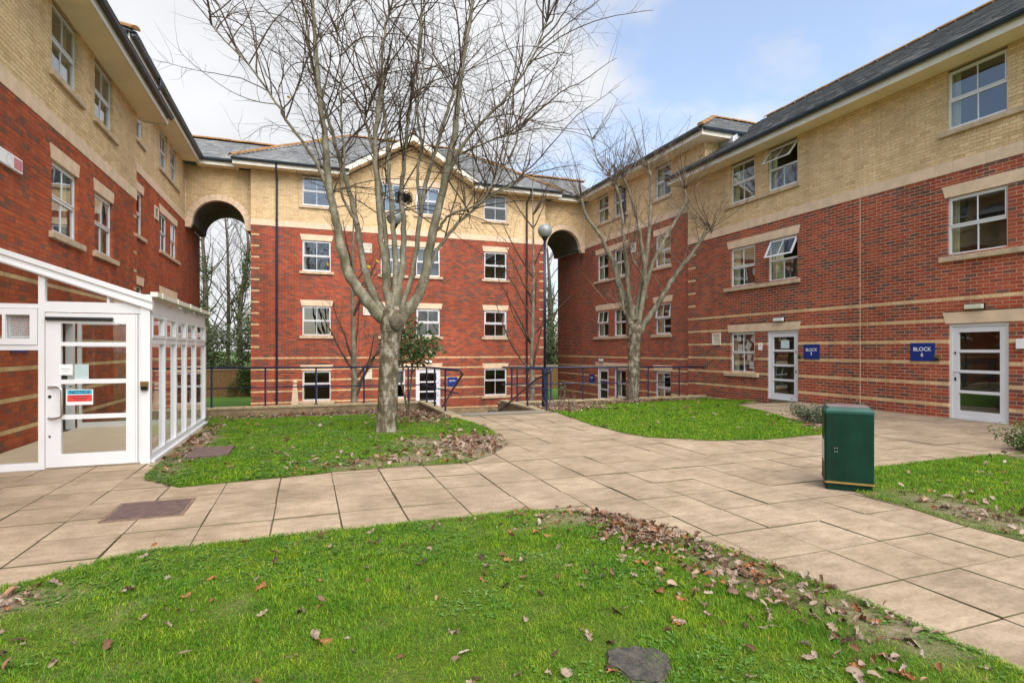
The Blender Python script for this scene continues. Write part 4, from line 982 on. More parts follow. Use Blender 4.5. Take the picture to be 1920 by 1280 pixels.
f = MB(); f.tube([(x0+.70, PY-.01, 1.80), (x0+.78, PY+.05, 1.765), (x0+.86, PY+.03, 1.775)], .007, 6); f.build('closer_arm', M['black'], dr)
# side wall of five bays
f = MB(); ys = [8.415, 9.13, 9.86, 10.62, 11.46, 12.45]; mw = .055
f.box(PX-.07, PX, 8.415, PY2, .03, .11); f.box(PX-.09, PX+.035, PY+.05, PY2+.02, .0, .03); f.box(PX-.07, PX, 8.415, PY2, 1.53, 1.60); f.box(PX-.07, PX, 8.415, PY2, 1.92, EZ+.04); f.box(PX-.09, PX, PY2-.1, PY2, .03, EZ+.04)
for y in ys[1:-1]: f.box(PX-.07, PX+.004, y-mw/2, y+mw/2, .11, 1.92)
f.build('side_frame', M['upvc'], PO)
for i in range(5):
    y0, y1 = ys[i] + (mw/2 if i else 0), ys[i+1] - mw/2
    v = MB(); t = .042
    for (ya, yb, za, zb) in ((y0+.01, y1-.01, 1.605, 1.605+t), (y0+.01, y1-.01, 1.915-t, 1.915), (y0+.01, y0+.01+t, 1.605+t, 1.915-t), (y1-.01-t, y1-.01, 1.605+t, 1.915-t)): v.box(PX-.045, PX+.008, ya, yb, za, zb)
    tv = v.build('top_light', M['upvc'], PO); glassq(tv, [(PX-.03, y0+t, 1.605+t), (PX-.03, y1-t, 1.605+t), (PX-.03, y1-t, 1.915-t), (PX-.03, y0+t, 1.915-t)])
    glassq(PO, [(PX-.035, y0, .11), (PX-.035, y1, .11), (PX-.035, y1, 1.53), (PX-.035, y0, 1.53)])
# gutter with joints, far end frame, polycarbonate roof, base plinth, floor
f = MB(); f.box(PX+.005, PX+.085, PY-.02, PY2+.05, EZ+.035, EZ+.095); g = f.build('porch_gutter', M['fascia'], PO)
for y in (8.6, 9.55, 10.5, 11.45, 12.35):
    c = MB(); c.box(PX, PX+.095, y-.04, y+.04, EZ+.028, EZ+.102); c.build('gutter_joint', M['vent'], g)
f = MB(); fe = PY2-.06
for (x0_, x1_, z0_, z1_) in ((xw, PX-.07, .0, .10), (xw, PX-.07, 1.5, 1.57), (xw, PX-.07, 1.92, 2.0), (xw, xw+.06, .1, 1.92), (-3.15, -3.06, .1, 1.92), (-2.5, -2.43, .1, 1.92)): f.box(x0_, x1_, fe, fe+.06, z0_, z1_)
f.build('end_frame', M['upvc'], PO)
for xa, xb in ((xw+.06, -3.15), (-3.06, -2.5), (-2.43, PX-.07)):
    glassq(PO, [(xa, fe+.03, .1), (xb, fe+.03, .1), (xb, fe+.03, 1.5), (xa, fe+.03, 1.5)]); glassq(PO, [(xa, fe+.03, 1.57), (xb, fe+.03, 1.57), (xb, fe+.03, 1.92), (xa, fe+.03, 1.92)])
f = MB(); f.hexa([(PX+.03, PY, zroof(PX+.03)), (PX+.03, PY2, zroof(PX+.03)), (xw-.02, PY2, zroof(xw)), (xw-.02, PY, zroof(xw)), (PX+.03, PY, zroof(PX+.03)+.02), (PX+.03, PY2, zroof(PX+.03)+.02), (xw-.02, PY2, zroof(xw)+.02), (xw-.02, PY, zroof(xw)+.02)])
f.build('roof_sheet', glass_mat('polycarbonate_roof', .08, (.95, .96, .95)), PO)
for y in (9.4, 10.5, 11.6):
    f = MB(); f.hexa([(PX, y, EZ-.06), (PX, y+.05, EZ-.06), (xw, y+.05, zroof(xw)-.09), (xw, y, zroof(xw)-.09), (PX, y, EZ), (PX, y+.05, EZ), (xw, y+.05, zroof(xw)-.01), (xw, y, zroof(xw)-.01)]); f.build('rafter', M['upvc'], PO)
f = MB(); f.box(xw, PX-.01, PY+.02, PY2, -.1, .012); f.build('porch_floor', M['lino'], PO)
f = MB(); f.box(PX-.08, PX+.012, PY+.0, PY2, -.3, -.001); f.build('plinth', M['concrete'], PO)

# ------------------------------------------------------------------ signs, lamps and other wall things
def rot_for(n):   # text facing direction n (horizontal)
    return (R(90), 0, math.atan2(n[1], n[0]) + R(90))
def block_sign(label, c, n, wd, ht, lines, sz=.085):
    T = thing('block_sign', label, 'sign', 'blue block signs')
    n = Vector(n); e = Vector((-n.y, n.x, 0)); c = Vector(c); m_ = MB()
    P = lambda u, z, d: tuple(c + e*u + n*d + Vector((0, 0, z)))
    m_.hexa([P(-wd/2, -ht/2, .001), P(wd/2, -ht/2, .001), P(wd/2, -ht/2, .022), P(-wd/2, -ht/2, .022), P(-wd/2, ht/2, .001), P(wd/2, ht/2, .001), P(wd/2, ht/2, .022), P(-wd/2, ht/2, .022)])
    bevel(m_.build('sign_panel', M['sign_blue'], T), .004)
    for i, (s_, dz) in enumerate(lines): text(s_, sz, c + n*.0235 + Vector((0, 0, dz)), rot_for(n), M['white'], T, bold=.0008)
    return T
block_sign('blue sign reading BLOCK 5 beside the door next to the papered window', (XR1, 11.385, 1.395), (-1, 0, 0), .50, .40, (('BLOCK', .05), ('5', -.055)), .112)
block_sign('larger blue BLOCK 6 sign beside the door with the yellowish light above', (XR1, 8.49, 1.40), (-1, 0, 0), .52, .40, (('BLOCK', .06), ('6', -.06)), .12)
block_sign('small blue sign reading BLOCK 4 beside the rear door', (XR2, 24.05, .045), (-1, 0, 0), .5, .40, (('BLOCK', .05), ('4', -.06)), .09)
block_sign('blue sign reading BLOCK behind the railing of the steps', (6.12, YB, 0), (0, -1, 0), .42, .42, (('BLOCK', .05),), .088)
block_sign('blank blue sign on the brick wall inside the glazed porch', (XL1, 10.3, 1.52), (1, 0, 0), .45, .22, ())
def bulkhead(label, c, n, wd, ht, mat='lampbody'):
    T = thing('bulkhead_light', label, 'wall light', 'wall lights over the doors'); n = Vector(n); e = Vector((-n.y, n.x, 0)); c = Vector(c)
    P = lambda u, z, d: tuple(c + e*u + n*d + Vector((0, 0, z)))
    m_ = MB(); m_.hexa([P(-wd/2, -ht/2, 0), P(wd/2, -ht/2, 0), P(wd/2, -ht/2, .03), P(-wd/2, -ht/2, .03), P(-wd/2, ht/2, 0), P(wd/2, ht/2, 0), P(wd/2, ht/2, .03), P(-wd/2, ht/2, .03)]); m_.build('back_plate', M['black'], T)
    a, b = wd/2-.008, ht/2-.008
    m_ = MB(); m_.hexa([P(-a, -b, .03), P(a, -b, .03), P(a*.96, -b*.8, .085), P(-a*.96, -b*.8, .085), P(-a, b, .03), P(a, b, .03), P(a*.96, b*.8, .085), P(-a*.96, b*.8, .085)]); bevel(m_.build('diffuser', M[mat], T), .01)
M['pale'] = mottled('pale_diffuser', (0.75, 0.8, 0.78), .35, 5, .06)
bulkhead('grey bulkhead light over the window and door by the BLOCK 5 sign', (XR1, 12.48, 2.315), (-1, 0, 0), .38, .12, 'pale')
bulkhead('yellowish bulkhead light over the door by the BLOCK 6 sign', (XR1, 7.45, 2.33), (-1, 0, 0), .36, .12)
bulkhead('small white light over the rear door beside the BLOCK 4 sign', (XR2, 23.1, .955), (-1, 0, 0), .42, .14, 'pale')
bulkhead('white bulkhead light over the door of the gabled facade', (5.03, YB, .91), (0, -1, 0), .34, .13, 'pale')
bulkhead('small grey light on the brick wall under the porch roof', (XL1, 12.0, 2.16), (1, 0, 0), .3, .12, 'pale')
def keypad(label, c, n, s_=.1):
    T = thing('door_keypad', label, 'keypad', 'brass door keypads'); n = Vector(n); e = Vector((-n.y, n.x, 0)); c = Vector(c)
    P = lambda u, z, d: tuple(c + e*u + n*d + Vector((0, 0, z))); h = s_*1.25
    m_ = MB(); m_.hexa([P(-s_/2, -h/2, 0), P(s_/2, -h/2, 0), P(s_/2, -h/2, .03), P(-s_/2, -h/2, .03), P(-s_/2, h/2, 0), P(s_/2, h/2, 0), P(s_/2, h/2, .055), P(-s_/2, h/2, .055)]); bevel(m_.build('hood', M['brass'], T), .006)
    m_ = MB(); m_.hexa([P(-s_*.4, -h*.55, 0), P(s_*.4, -h*.55, 0), P(s_*.4, -h*.55, .045), P(-s_*.4, -h*.55, .045), P(-s_*.4, -h*.1, 0), P(s_*.4, -h*.1, 0), P(s_*.4, -h*.1, .062), P(-s_*.4, -h*.1, .062)]); m_.build('key_panel', M['black'], T)
keypad('brass keypad at the edge of the larger blue sign under the yellowish light', (XR1, 8.17, 1.28), (-1, 0, 0)); keypad('brass keypad by the door next to the papered window', (XR1, 11.76, 1.275), (-1, 0, 0))
keypad('brass keypad on the white corner post of the porch', (PX-.055, PY-.02, 1.0), (0, -1, 0), .085); keypad('small keypad beside the door of the gabled facade', (5.76, YB, .0), (0, -1, 0))
# alarm sign on the left wall
T = thing('alarm_box', 'white and faded red alarm box on the left wall above the porch', 'alarm box')
m_ = MB(); m_.box(XL1+.002, XL1+.05, 9.3, 10.33, 4.06, 4.265); bevel(m_.build('case', M['white'], T), .006)
m_ = MB(); m_.box(XL1+.05, XL1+.052, 10.06, 10.31, 4.085, 4.24); m_.build('red_panel', M['pinkprint'], T)
m_ = MB(); c0 = Vector((XL1+.0515, 9.93, 4.162))
for i in range(24):
    a0, a1 = 2*math.pi*i/24, 2*math.pi*(i+1)/24; q = lambda r, a_: tuple(c0 + Vector((0, math.cos(a_)*r*1.1, math.sin(a_)*r)))
    m_.quad(q(.075, a0), q(.082, a0), q(.082, a1), q(.075, a1))
m_.build('emblem_ring', M['lead'], T)
# white fitting at the edge of the right wall, label plate, notices in the window
m_ = MB(); m_.box(XR1-.06, XR1-.002, 6.35, 6.73, 1.47, 1.66); tag(bevel(m_.build('letter_box', M['white']), .008), 'white box on the brick wall beside the BLOCK 6 door', 'box')
m_ = MB(); m_.box(XR1-.012, XR1-.002, 13.13, 13.29, 1.44, 1.65); pl = tag(m_.build('label_plate', M['white']), 'small white plate between the ground window and the BLOCK 5 door', 'plate')
m_ = MB(); m_.box(XR1-.0135, XR1-.0125, 13.18, 13.23, 1.58, 1.60); m_.box(XR1-.0135, XR1-.0125, 13.185, 13.235, 1.54, 1.555); m_.build('print', M['redprint'], pl)
PAP = ('upright white paper high in the window beside the curtain', 'white paper with its foot on the window transom beside the curtain', 'tilted white paper touching the transom of the papered window', 'tilted white paper at the top corner of the papered window', 'white paper just below the transom of the papered window', 'white paper below the transom against the window frame', 'lowest white paper in the papered ground floor window', 'tiny round white paper below the transom beside the curtain')
for k, (u, z, a, s_) in enumerate(((14.2, 1.82, 0, .19), (14.14, 1.5, 3, .2), (13.8, 1.56, 28, .21), (13.55, 1.8, 32, .22), (13.76, 1.22, 6, .17), (13.5, 1.2, 14, .17), (13.66, .98, 0, .19), (14.02, 1.24, 0, .07))):
    m_ = MB(); c_, s2 = math.cos(R(a)), math.sin(R(a)); q = lambda x_, y_: (XR1+.09, u + x_*c_ - y_*s2, z + x_*s2 + y_*c_); h = s_*.62
    m_.prism([q(-s_/2, -h), q(s_/2, -h), q(s_/2, h), q(-s_/2, h)], (.001, 0, 0))
    tag(m_.build('paper_notice', M['paper']), PAP[k], 'notice', 'papers in the window')
m_ = MB(); m_.box(XR1+.064, XR1+.066, 12.2, 12.5, 1.49, 1.72); tag(m_.build('door_notice', M['paper_blue']), 'pale paper notice on the glass of the BLOCK 5 door', 'notice')
# notices on the porch door
T = thing('notice_sign', 'blue and red printed NOTICE sheet on the porch door', 'notice'); m_ = MB(); yq = PY-.012
m_.box(-2.775, -2.50, yq-.002, yq, .775, .965); m_.build('sheet', M['paper'], T)
m_ = MB(); m_.box(-2.765, -2.51, yq-.003, yq-.0021, .905, .958); m_.build('blue_heading', M['cyan'], T)
m_ = MB(); m_.box(-2.765, -2.51, yq-.003, yq-.0021, .815, .898); m_.build('red_panel', M['redprint'], T)
text('NOTICE', .058, (-2.637, yq-.0038, .931), (R(90), 0, 0), M['navyprint'], T, bold=.0008, ext=.0003)
for i in range(3):
    m_ = MB(); m_.box(-2.74+.02*i, -2.53-.02*i, yq-.0036, yq-.0031, .88-i*.022, .886-i*.022); m_.build('print_line', M['navyprint'], T)
T = thing('door_label', 'small white printed label on the upper glass of the porch door', 'notice'); m_ = MB(); m_.box(-2.85, -2.71, yq-.002, yq, 1.145, 1.275); m_.build('sheet', M['paper'], T)
m_ = MB(); m_.box(-2.83, -2.73, yq-.0028, yq-.0021, 1.215, 1.225); m_.box(-2.81, -2.75, yq-.0028, yq-.0021, 1.19, 1.2); m_.build('print_line', M['lead'], T)
m_ = MB(); m_.box(-2.70, -2.555, yq+.03, yq+.032, 1.09, 1.275); tag(m_.build('blue_notice', M['paper_blue']), 'pale blue sheet on the inside of the porch door glass', 'notice')
m_ = MB(); m_.box(-2.84, -2.77, yq+.02, yq+.022, 1.08, 1.135); tag(m_.build('door_sticker', M['black']), 'small black sticker below the white label on the porch door', 'sticker')

# ------------------------------------------------------------------ globe lamps
def globe_lamp(label, x, y, zb, zg):
    T = thing('globe_lamp', label, 'street lamp', 'globe lamps beside the steps', (x, y, zb)); h = zg - zb
    m_ = MB(); m_.tube([(0, 0, 0), (0, 0, 1.0), (0, 0, 1.05)], [.085, .085, .05], 14); m_.build('base', M['blueblack'], T)
    m_ = MB(); m_.tube([(0, 0, 1.0), (0, 0, h-.2)], .036, 12); m_.build('pole', M['blueblack'], T, smooth=True)
    m_ = MB(); m_.tube([(0, 0, h-.26), (0, 0, h-.2), (0, 0, h-.15)], [.05, .075, .11], 14); m_.build('collar', M['black'], T)
    bm = bmesh.new(); bmesh.ops.create_uvsphere(bm, u_segments=24, v_segments=16, radius=.19); me = bpy.data.meshes.new('globe'); bm.to_mesh(me); bm.free()
    me.polygons.foreach_set('use_smooth', [True]*len(me.polygons)); me.materials.append(M['globe']); g = link('globe', me, T); g.location = (0, 0, h)
m_, nt, b = material('smoked_globe', (.30, .33, .33), .12, 0, .6); b.inputs['Transmission Weight'].default_value = .25; M['globe'] = m_
globe_lamp('globe lamp on a navy pole standing alone by the right of the steps', 6.0, 13.8, -.1, 4.64)
globe_lamp('globe lamp largely hidden behind the big tree', 2.05, 14.15, -.1, 4.75)

# ------------------------------------------------------------------ litter bin
LBN = thing('litter_bin', 'dark green metal litter bin with gold band on the paving', 'litter bin', None, (5.40, 4.36, 0)); LBN.rotation_euler = (0, 0, R(-45.5))
bw, bd, bh = .44, .44, .80
def bring(i, z, c=.014):
    a, b = bw/2-i, bd/2-i; return [(-a+c, -b, z), (a-c, -b, z), (a, -b+c, z), (a, b-c, z), (a-c, b, z), (-a+c, b, z), (-a, b-c, z), (-a, -b+c, z)]
def loft(m_, rings):
    for r0, r1 in zip(rings, rings[1:]):
        n = len(r0)
        for i in range(n): m_.quad(r0[i], r0[(i+1) % n], r1[(i+1) % n], r1[i])
m_ = MB(); loft(m_, [bring(.012, 0), bring(.012, .055), bring(0, .06), bring(0, bh)]); m_.poly(bring(0, bh)); m_.poly(bring(.012, 0)[::-1]); m_.build('body', M['binbody'], LBN)
m_ = MB(); loft(m_, [bring(-.006, .07), bring(-.004, .09)]); m_.build('gold_band', M['gold'], LBN)
m_ = MB(); loft(m_, [bring(-.004, bh-.005), bring(-.004, bh+.02), bring(.03, bh+.06)]); m_.build('lid', M['binlid'], LBN)
m_ = MB(); m_.poly(bring(.028, bh+.0605)); m_.build('lid_top', M['bintop'], LBN)
m_ = MB(); m_.box(-bw/2+.07, -bw/2+.074, -bd/2-.0015, -bd/2+.01, .10, bh-.02); m_.build('door_seam', M['black'], LBN)
for dx in (.0, .022):
    for dz in (.0, .035):
        m_ = MB(); m_.tube([(-bw/2+.09+dx, -bd/2-.004, .40+dz), (-bw/2+.09+dx, -bd/2+.004, .40+dz)], .006, 8); m_.build('rivet', M['steel'], LBN)
m_ = MB(); m_.box(-bw/2-.003, -bw/2+.02, -bd/2+.07, bd/2-.07, .58, .75); m_.build('opening', M['black'], LBN)
for y0 in (-.12, .03):
    m_ = MB(); m_.box(-bw/2-.003, -bw/2+.01, y0, y0+.1, .28, .5); m_.build('side_notice', M['paper'], LBN)

# ------------------------------------------------------------------ covers, stump, obelisk, garden wall
m_ = MB(); m_.box(-1.62, -1.06, 5.64, 6.2, -.02, .004); mh = tag(m_.build('manhole_cover', M['manhole']), 'rusty square manhole cover set in the paving', 'manhole cover')
for x0, x1, y0, y1 in ((-1.655, -1.625, 5.605, 6.235), (-1.055, -1.025, 5.605, 6.235), (-1.625, -1.055, 5.605, 5.635), (-1.625, -1.055, 6.205, 6.235)):
    m_ = MB(); m_.box(x0, x1, y0, y1, -.02, .006); m_.build('frame', M['steel_rust'], mh)
for hx, hy in ((-1.53, 5.73), (-1.15, 6.11)):
    m_ = MB(); m_.box(hx-.025, hx+.025, hy-.008, hy+.008, .0, .0052); m_.build('lifting_hole', M['black'], mh)
for i in range(8):
    m_ = MB(); m_.box(-1.60, -1.08, 5.69+i*.065, 5.70+i*.065, .0, .0065); m_.build('rib', M['manhole'], mh)
m_ = MB(); m_.box(-1.50, -1.0, 8.4, 9.1, -.05, .055); tag(bevel(m_.build('inspection_cover', M['manhole']), .008), 'brown inspection cover lying in the grass beside the porch', 'manhole cover')
ST = thing('tree_stump', 'low grey sawn tree stump in the foreground grass', 'stump', None, (1.43, 2.2, 0))
ring = []; N = 40
for i in range(N):
    a = 2*math.pi*i/N; r = .138*(1 + .10*math.sin(3*a+1) + .05*math.sin(7*a) + .03*math.sin(11*a+2)); ring.append((r*math.cos(a)*1.0, r*math.sin(a)*1.05))
m_ = MB(); loft(m_, [[(x*1.25, y*1.25, -.02) for x, y in ring], [(x*1.06, y*1.06, .012) for x, y in ring], [(x, y, .03) for x, y in ring]]); m_.build('bark', M['bark_dark'], ST)
mm, nt, b = material('weathered_sawn_wood', (.1, .09, .085), .9); tcx = node(nt, 'ShaderNodeTexCoord'); wv = node(nt, 'ShaderNodeTexWave', wave_type='RINGS', rings_direction='Z'); wv.inputs['Scale'].default_value = 28; wv.inputs['Distortion'].default_value = 6; wv.inputs['Detail'].default_value = 3; nt.links.new(tcx.outputs['Object'], wv.inputs[0])
c = mix(nt, .55, ramp(nt, wv.outputs['Fac'], [(0, (.03, .027, .025)), (1, (.075, .068, .06))]), ramp(nt, noise(nt, 22, 5, .7), [(.4, (.03, .027, .026)), (.72, (.17, .145, .115))])); nt.links.new(c, b.inputs['Base Color']); bump(nt, b, noise(nt, 40, 5, .7), .6, .01)
m_ = MB(); m_.poly([(x*.99, y*.99, .031 + .003*math.sin(5*x*40)) for x, y in ring]); m_.build('sawn_top', mm, ST)
OB = thing('stone_obelisk', 'small pale stone obelisk with a ball top behind the railing', 'obelisk', None, (-.31, 16.25, -1.43))
m_ = MB(); loft(m_, [[(-a, -a, z), (a, -a, z), (a, a, z), (-a, a, z)] for a, z in ((.16, 0), (.16, 1.3), (.12, 1.32), (.095, 1.4), (.045, 1.93), (.03, 1.95))]); m_.build('shaft', M['stone'], OB)
bm = bmesh.new(); bmesh.ops.create_uvsphere(bm, u_segments=14, v_segments=10, radius=.062); me = bpy.data.meshes.new('ball'); bm.to_mesh(me); bm.free(); me.materials.append(M['stone']); bo = link('ball', me, OB); bo.location = (0, 0, 2.0)
GW = thing('garden_wall', 'old brown brick garden wall with coping beyond the archways', 'wall', None, (0, 38, -1.46))
m_ = MB(); m_.box(-40, 45, 0, .3, 0, 1.66); m_.build('wall_body', M['gardenbrick'], GW)
m_ = MB(); m_.box(-40, 45, -.04, .34, 1.66, 1.76); m_.build('coping', M['coping'], GW)

# ------------------------------------------------------------------ trees
class Tubes:
    """many tapered tubes collected with numpy"""
    def __init__(s): s.V = []; s.F = []; s.n = 0
    def add(s, pts, rad, n=4):
        P = np.array([tuple(p) for p in pts], float); k = len(P); Rr = np.asarray(rad, float)
        if Rr.ndim == 0: Rr = np.full(k, float(Rr))
        T = np.gradient(P, axis=0); T /= np.linalg.norm(T, axis=1)[:, None] + 1e-9
        ref = np.array([.3, .5, .81]) if abs(T[0] @ np.array([.3, .5, .81])) < .9 else np.array([1., 0, 0])
        U = ref - T*(T @ ref)[:, None]; U /= np.linalg.norm(U, axis=1)[:, None] + 1e-9; S_ = np.cross(T, U)
        a = np.arange(n)*2*np.pi/n
        V = P[:, None, :] + (U[:, None, :]*np.cos(a)[None, :, None] + S_[:, None, :]*np.sin(a)[None, :, None])*Rr[:, None, None]
        s.V.append(V.reshape(-1, 3)); i = np.arange(k-1)[:, None]*n; j = np.arange(n)[None, :]; j2 = (j+1) % n
        s.F.append((np.stack([i+j, i+j2, i+n+j2, i+n+j], -1).reshape(-1, 4)) + s.n); s.n += k*n
    def build(s, name, mat, parent, kind=None):
        return link(name, np_mesh(name, np.vstack(s.V), np.vstack(s.F), mat, True), parent, kind)
def shoot(T, p, d, L, r, lift, wig, n=7, sides=4):
    """one curving shoot; returns points"""
    pts = [p.copy()]; d = d.normalized(); st = L/n
    for i in range(n):
        d = (d + Vector((rng.gauss(0, wig), rng.gauss(0, wig), rng.gauss(0, wig*.7) + lift))).normalized(); pts.append(pts[-1] + d*st)
    T.add(pts, np.linspace(r, r*.28, n+1), sides); return pts
def twiggy(T, pts, r, every, Lr, depth, lift, wig, spread=1.0, start=.15):
    """side shoots along a branch, and again on those"""
    k = len(pts); L = sum((pts[i+1]-pts[i]).length for i in range(k-1)); n_ = max(1, int(L/every))
    for _ in range(n_):
        t = rng.uniform(start, 1.0)*(k-1.001); i = int(t); p = pts[i].lerp(pts[i+1], t-i); tg = (pts[i+1]-pts[i]).normalized()
        side = Vector((rng.gauss(0, 1), rng.gauss(0, 1), rng.gauss(0, .5))); side = (side - tg*side.dot(tg)); side.normalize()
        d = tg*rng.uniform(.5, 1.1) + side*spread*rng.uniform(.5, 1.1); rr = r*rng.uniform(.35, .6)*(1-.5*t/k)
        q = shoot(T, p, d, rng.uniform(*Lr), max(rr, .0028), lift*rng.uniform(.3, 1.4), wig, 6, 4 if rr > .006 else 3)
        if depth > 1: twiggy(T, q, rr, every*.75, (Lr[0]*.35, Lr[1]*.5), depth-1, lift*.6, wig*1.2, spread*1.1, .2)
def limb(mat, parent, pxs, d0, dd, r0, r1, d_pow=1.0, name='limb', sides=12):
    """a main limb through photo pixels; its depth drifts by dd metres from base to tip"""
    n = len(pxs); P = [at(x, y, d0 + dd*(i/(n-1))**d_pow) for i, (x, y) in enumerate(pxs)]; C = catmull(P, 5); k = len(C)
    rad = [(r0 + (r1-r0)*(i/(k-1))**.8)*(1 + .03*math.sin(i*1.1 + r0*90) + (rng.uniform(.08, .18) if rng.random() < .06 else rng.uniform(-.025, .025))) for i in range(k)]
    C = [p + Vector((rng.gauss(0, .009), rng.gauss(0, .009), 0))*(1 if 0 < i < k-1 else 0) for i, p in enumerate(C)]
    T = Tubes(); T.add(C, rad, sides); T.build(name, mat, parent); return C, rad
# the big pollarded tree
BT = thing('bare_tree', 'big bare tree with many upright limbs forking from one thick trunk', 'tree', 'bare courtyard trees', (1.32, 10.0, 0)); BT.location = (0, 0, 0)
d0 = 9.86
T = Tubes(); tr = catmull([at(722, 832, d0), at(724, 806, d0), at(726, 770, d0), at(728, 720, d0), at(730, 670, d0), at(733, 630, d0), at(736, 602, d0), at(737, 575, d0)], 6)
kk = len(tr); rad = []
for i in range(kk):
    t = i/(kk-1); r = .172 + .15*max(0, 1-t*4.6)**2.2
    if t > .72: r = .172 + .055*math.sin((t-.72)/.28*math.pi) - .03*(t-.72)/.28
    rad.append(r*(1+.015*math.sin(i*2.1)))
T.add(tr, rad, 22); T.build('trunk', M['bark_trunk'], BT)
bm = bmesh.new(); bmesh.ops.create_icosphere(bm, subdivisions=4, radius=.13)
for v in bm.verts:
    q = v.co*11; v.co *= 1 + .22*math.sin(q.x+1.3)*math.sin(q.y*1.2)*math.sin(q.z*1.1+.6) + .05*math.sin(q.x*3.1)*math.sin(q.z*2.7); v.co.z *= 1.25
me = bpy.data.meshes.new('burl'); bm.to_mesh(me); bm.free(); me.materials.append(M['bark_dark']); me.polygons.foreach_set('use_smooth', [True]*len(me.polygons)); o = link('burl', me, BT); o.location = at(741, 603, d0-.12)
bigl = [
 ([(728, 606), (700, 578), (676, 548), (655, 516), (640, 470), (632, 417), (622, 375), (613, 310), (606, 240), (600, 187), (592, 90), (586, 0), (580, -90)], -.5, .125, .028),
 ([(646, 500), (634, 440), (612, 350), (582, 287), (536, 225), (519, 196), (465, 121), (402, 54), (390, 21)], -1.0, .055, .008),
 ([(722, 590), (704, 560), (690, 522), (680, 490), (669, 417), (655, 360), (638, 300), (627, 267), (611, 208), (590, 146), (577, 62), (570, -30)], .9, .095, .018),
 ([(730, 580), (724, 545), (721, 500), (714, 437), (707, 354), (702, 271), (708, 210), (715, 160), (720, 140)], -.7, .075, .035),
 ([(735, 575), (728, 520), (724, 450), (716, 380), (705, 300), (690, 250), (684, 200)], .5, .07, .02),
 ([(742, 585), (750, 530), (756, 480), (757, 417), (753, 362), (759, 292), (765, 229), (773, 167), (784, 104), (790, 20)], .5, .085, .02),
 ([(745, 590), (765, 545), (775, 500), (790, 396), (807, 312), (832, 233), (848, 179), (852, 165)], 1.0, .072, .03),
 ([(748, 602), (775, 570), (793, 530), (811, 437), (836, 333), (852, 250), (859, 179), (873, 83), (886, 0), (892, -80)], -.3, .118, .025),
 ([(828, 370), (842, 325), (868, 271), (915, 217), (952, 179), (1002, 104), (1023, 42), (1030, -10)], -.9, .05, .008),
 ([(798, 520), (819, 471), (861, 417), (923, 367), (965, 345), (990, 325)], .4, .05, .016),
 ([(812, 445), (828, 420), (850, 400), (900, 380), (930, 330), (960, 300)], -.7, .038, .01),
 ([(845, 300), (862, 290), (923, 262), (950, 255), (975, 244)], .5, .03, .012),
 ([(738, 580), (742, 520), (738, 440), (735, 380), (728, 330), (728, 280), (722, 230), (715, 140), (722, 60), (735, 0), (740, -60)], .2, .07, .016),
 ([(672, 420), (652, 390), (640, 350), (648, 300), (640, 240), (640, 150), (632, 60), (640, -20)], .4, .035, .01),
 ([(790, 400), (782, 340), (790, 270), (782, 200), (795, 130), (788, 60), (800, -20)], -.6, .04, .01)]
Tw = Tubes()
for pxs, dd, r0, r1 in bigl:
    C, rd = limb(M['bark'], BT, pxs, d0, dd, r0*(.94 if r0 > .1 else .82), r1*.8, 1.0)
    up0 = int(len(C)*.38) if r0 > .06 else int(len(C)*.25)
    seg = C[up0:]
    for _ in range(int(7 + 1.3*len(seg)/4)):
        t = rng.uniform(0, 1)**.7*(len(seg)-1.01); i = int(t); p = seg[i].lerp(seg[i+1], t-i); tg = (seg[i+1]-seg[i]).normalized()
        side = Vector((rng.gauss(0, 1), rng.gauss(0, 1), 0)); side.normalize()
        d = tg*.5 + Vector((0, 0, .65)) + side*rng.uniform(.3, 1.1); L = rng.uniform(1.0, 2.9); r = rng.uniform(.008, .017)
        q = shoot(Tw, p, d, L, r, rng.gauss(.015, .035), .12, 11, 5)
        twiggy(Tw, q, r, .24, (.25, 1.0), 2 if rng.random() < .5 else 1, rng.gauss(.01, .04), .15, 1.15)
    # arching side branches
    for _ in range(5):
        t = rng.uniform(.1, .95)*(len(seg)-1.01); i = int(t); p = seg[i].lerp(seg[i+1], t-i); side = Vector((rng.gauss(0, 1), rng.gauss(0, 1), 0)).normalized()
        q = shoot(Tw, p, side + Vector((0, 0, .55)), rng.uniform(1.2, 2.6), rng.uniform(.008, .013), rng.uniform(-.10, -.03), .10, 12, 5); twiggy(Tw, q, .01, .18, (.2, .8), 1, rng.gauss(0, .05), .15, 1.1)
for pxs, dd, r in (([(519, 196), (480, 190), (440, 175), (400, 150), (345, 105), (332, 80)], -.5, .010), ([(402, 54), (420, 24), (470, 26), (520, 12), (570, -5)], .2, .007), ([(560, 240), (520, 235), (490, 240), (455, 262), (447, 240), (450, 228)], .3, .006),
                   ([(905, 225), (960, 215), (1020, 235), (1090, 243), (1135, 240)], -.6, .011), ([(860, 170), (900, 190), (960, 215), (1040, 230), (1085, 200), (1088, 170), (1060, 140), (1000, 125)], -.4, .008), ([(880, 130), (960, 90), (1020, 90), (1060, 105), (1090, 95)], .4, .009),
                   ([(930, 240), (980, 260), (1030, 300), (1050, 330)], .5, .007), ([(1000, 110), (1050, 150), (1085, 205), (1095, 190)], -.4, .006), ([(975, 244), (1010, 235), (1050, 215), (1080, 180)], .2, .006), ([(990, 325), (1030, 318), (1075, 320)], .3, .008), ([(850, 435), (880, 460), (930, 490), (985, 500)], .4, .008)):
    P = catmull([at(x, y, d0 + dd - .3) for x, y in pxs], 5); Tw.add(P, np.linspace(r, r*.3, len(P)), 4); twiggy(Tw, P, r, .16, (.15, .7), 1, .015, .14, 1.0, .1)
Tw.build('crown', M['twig'], BT)
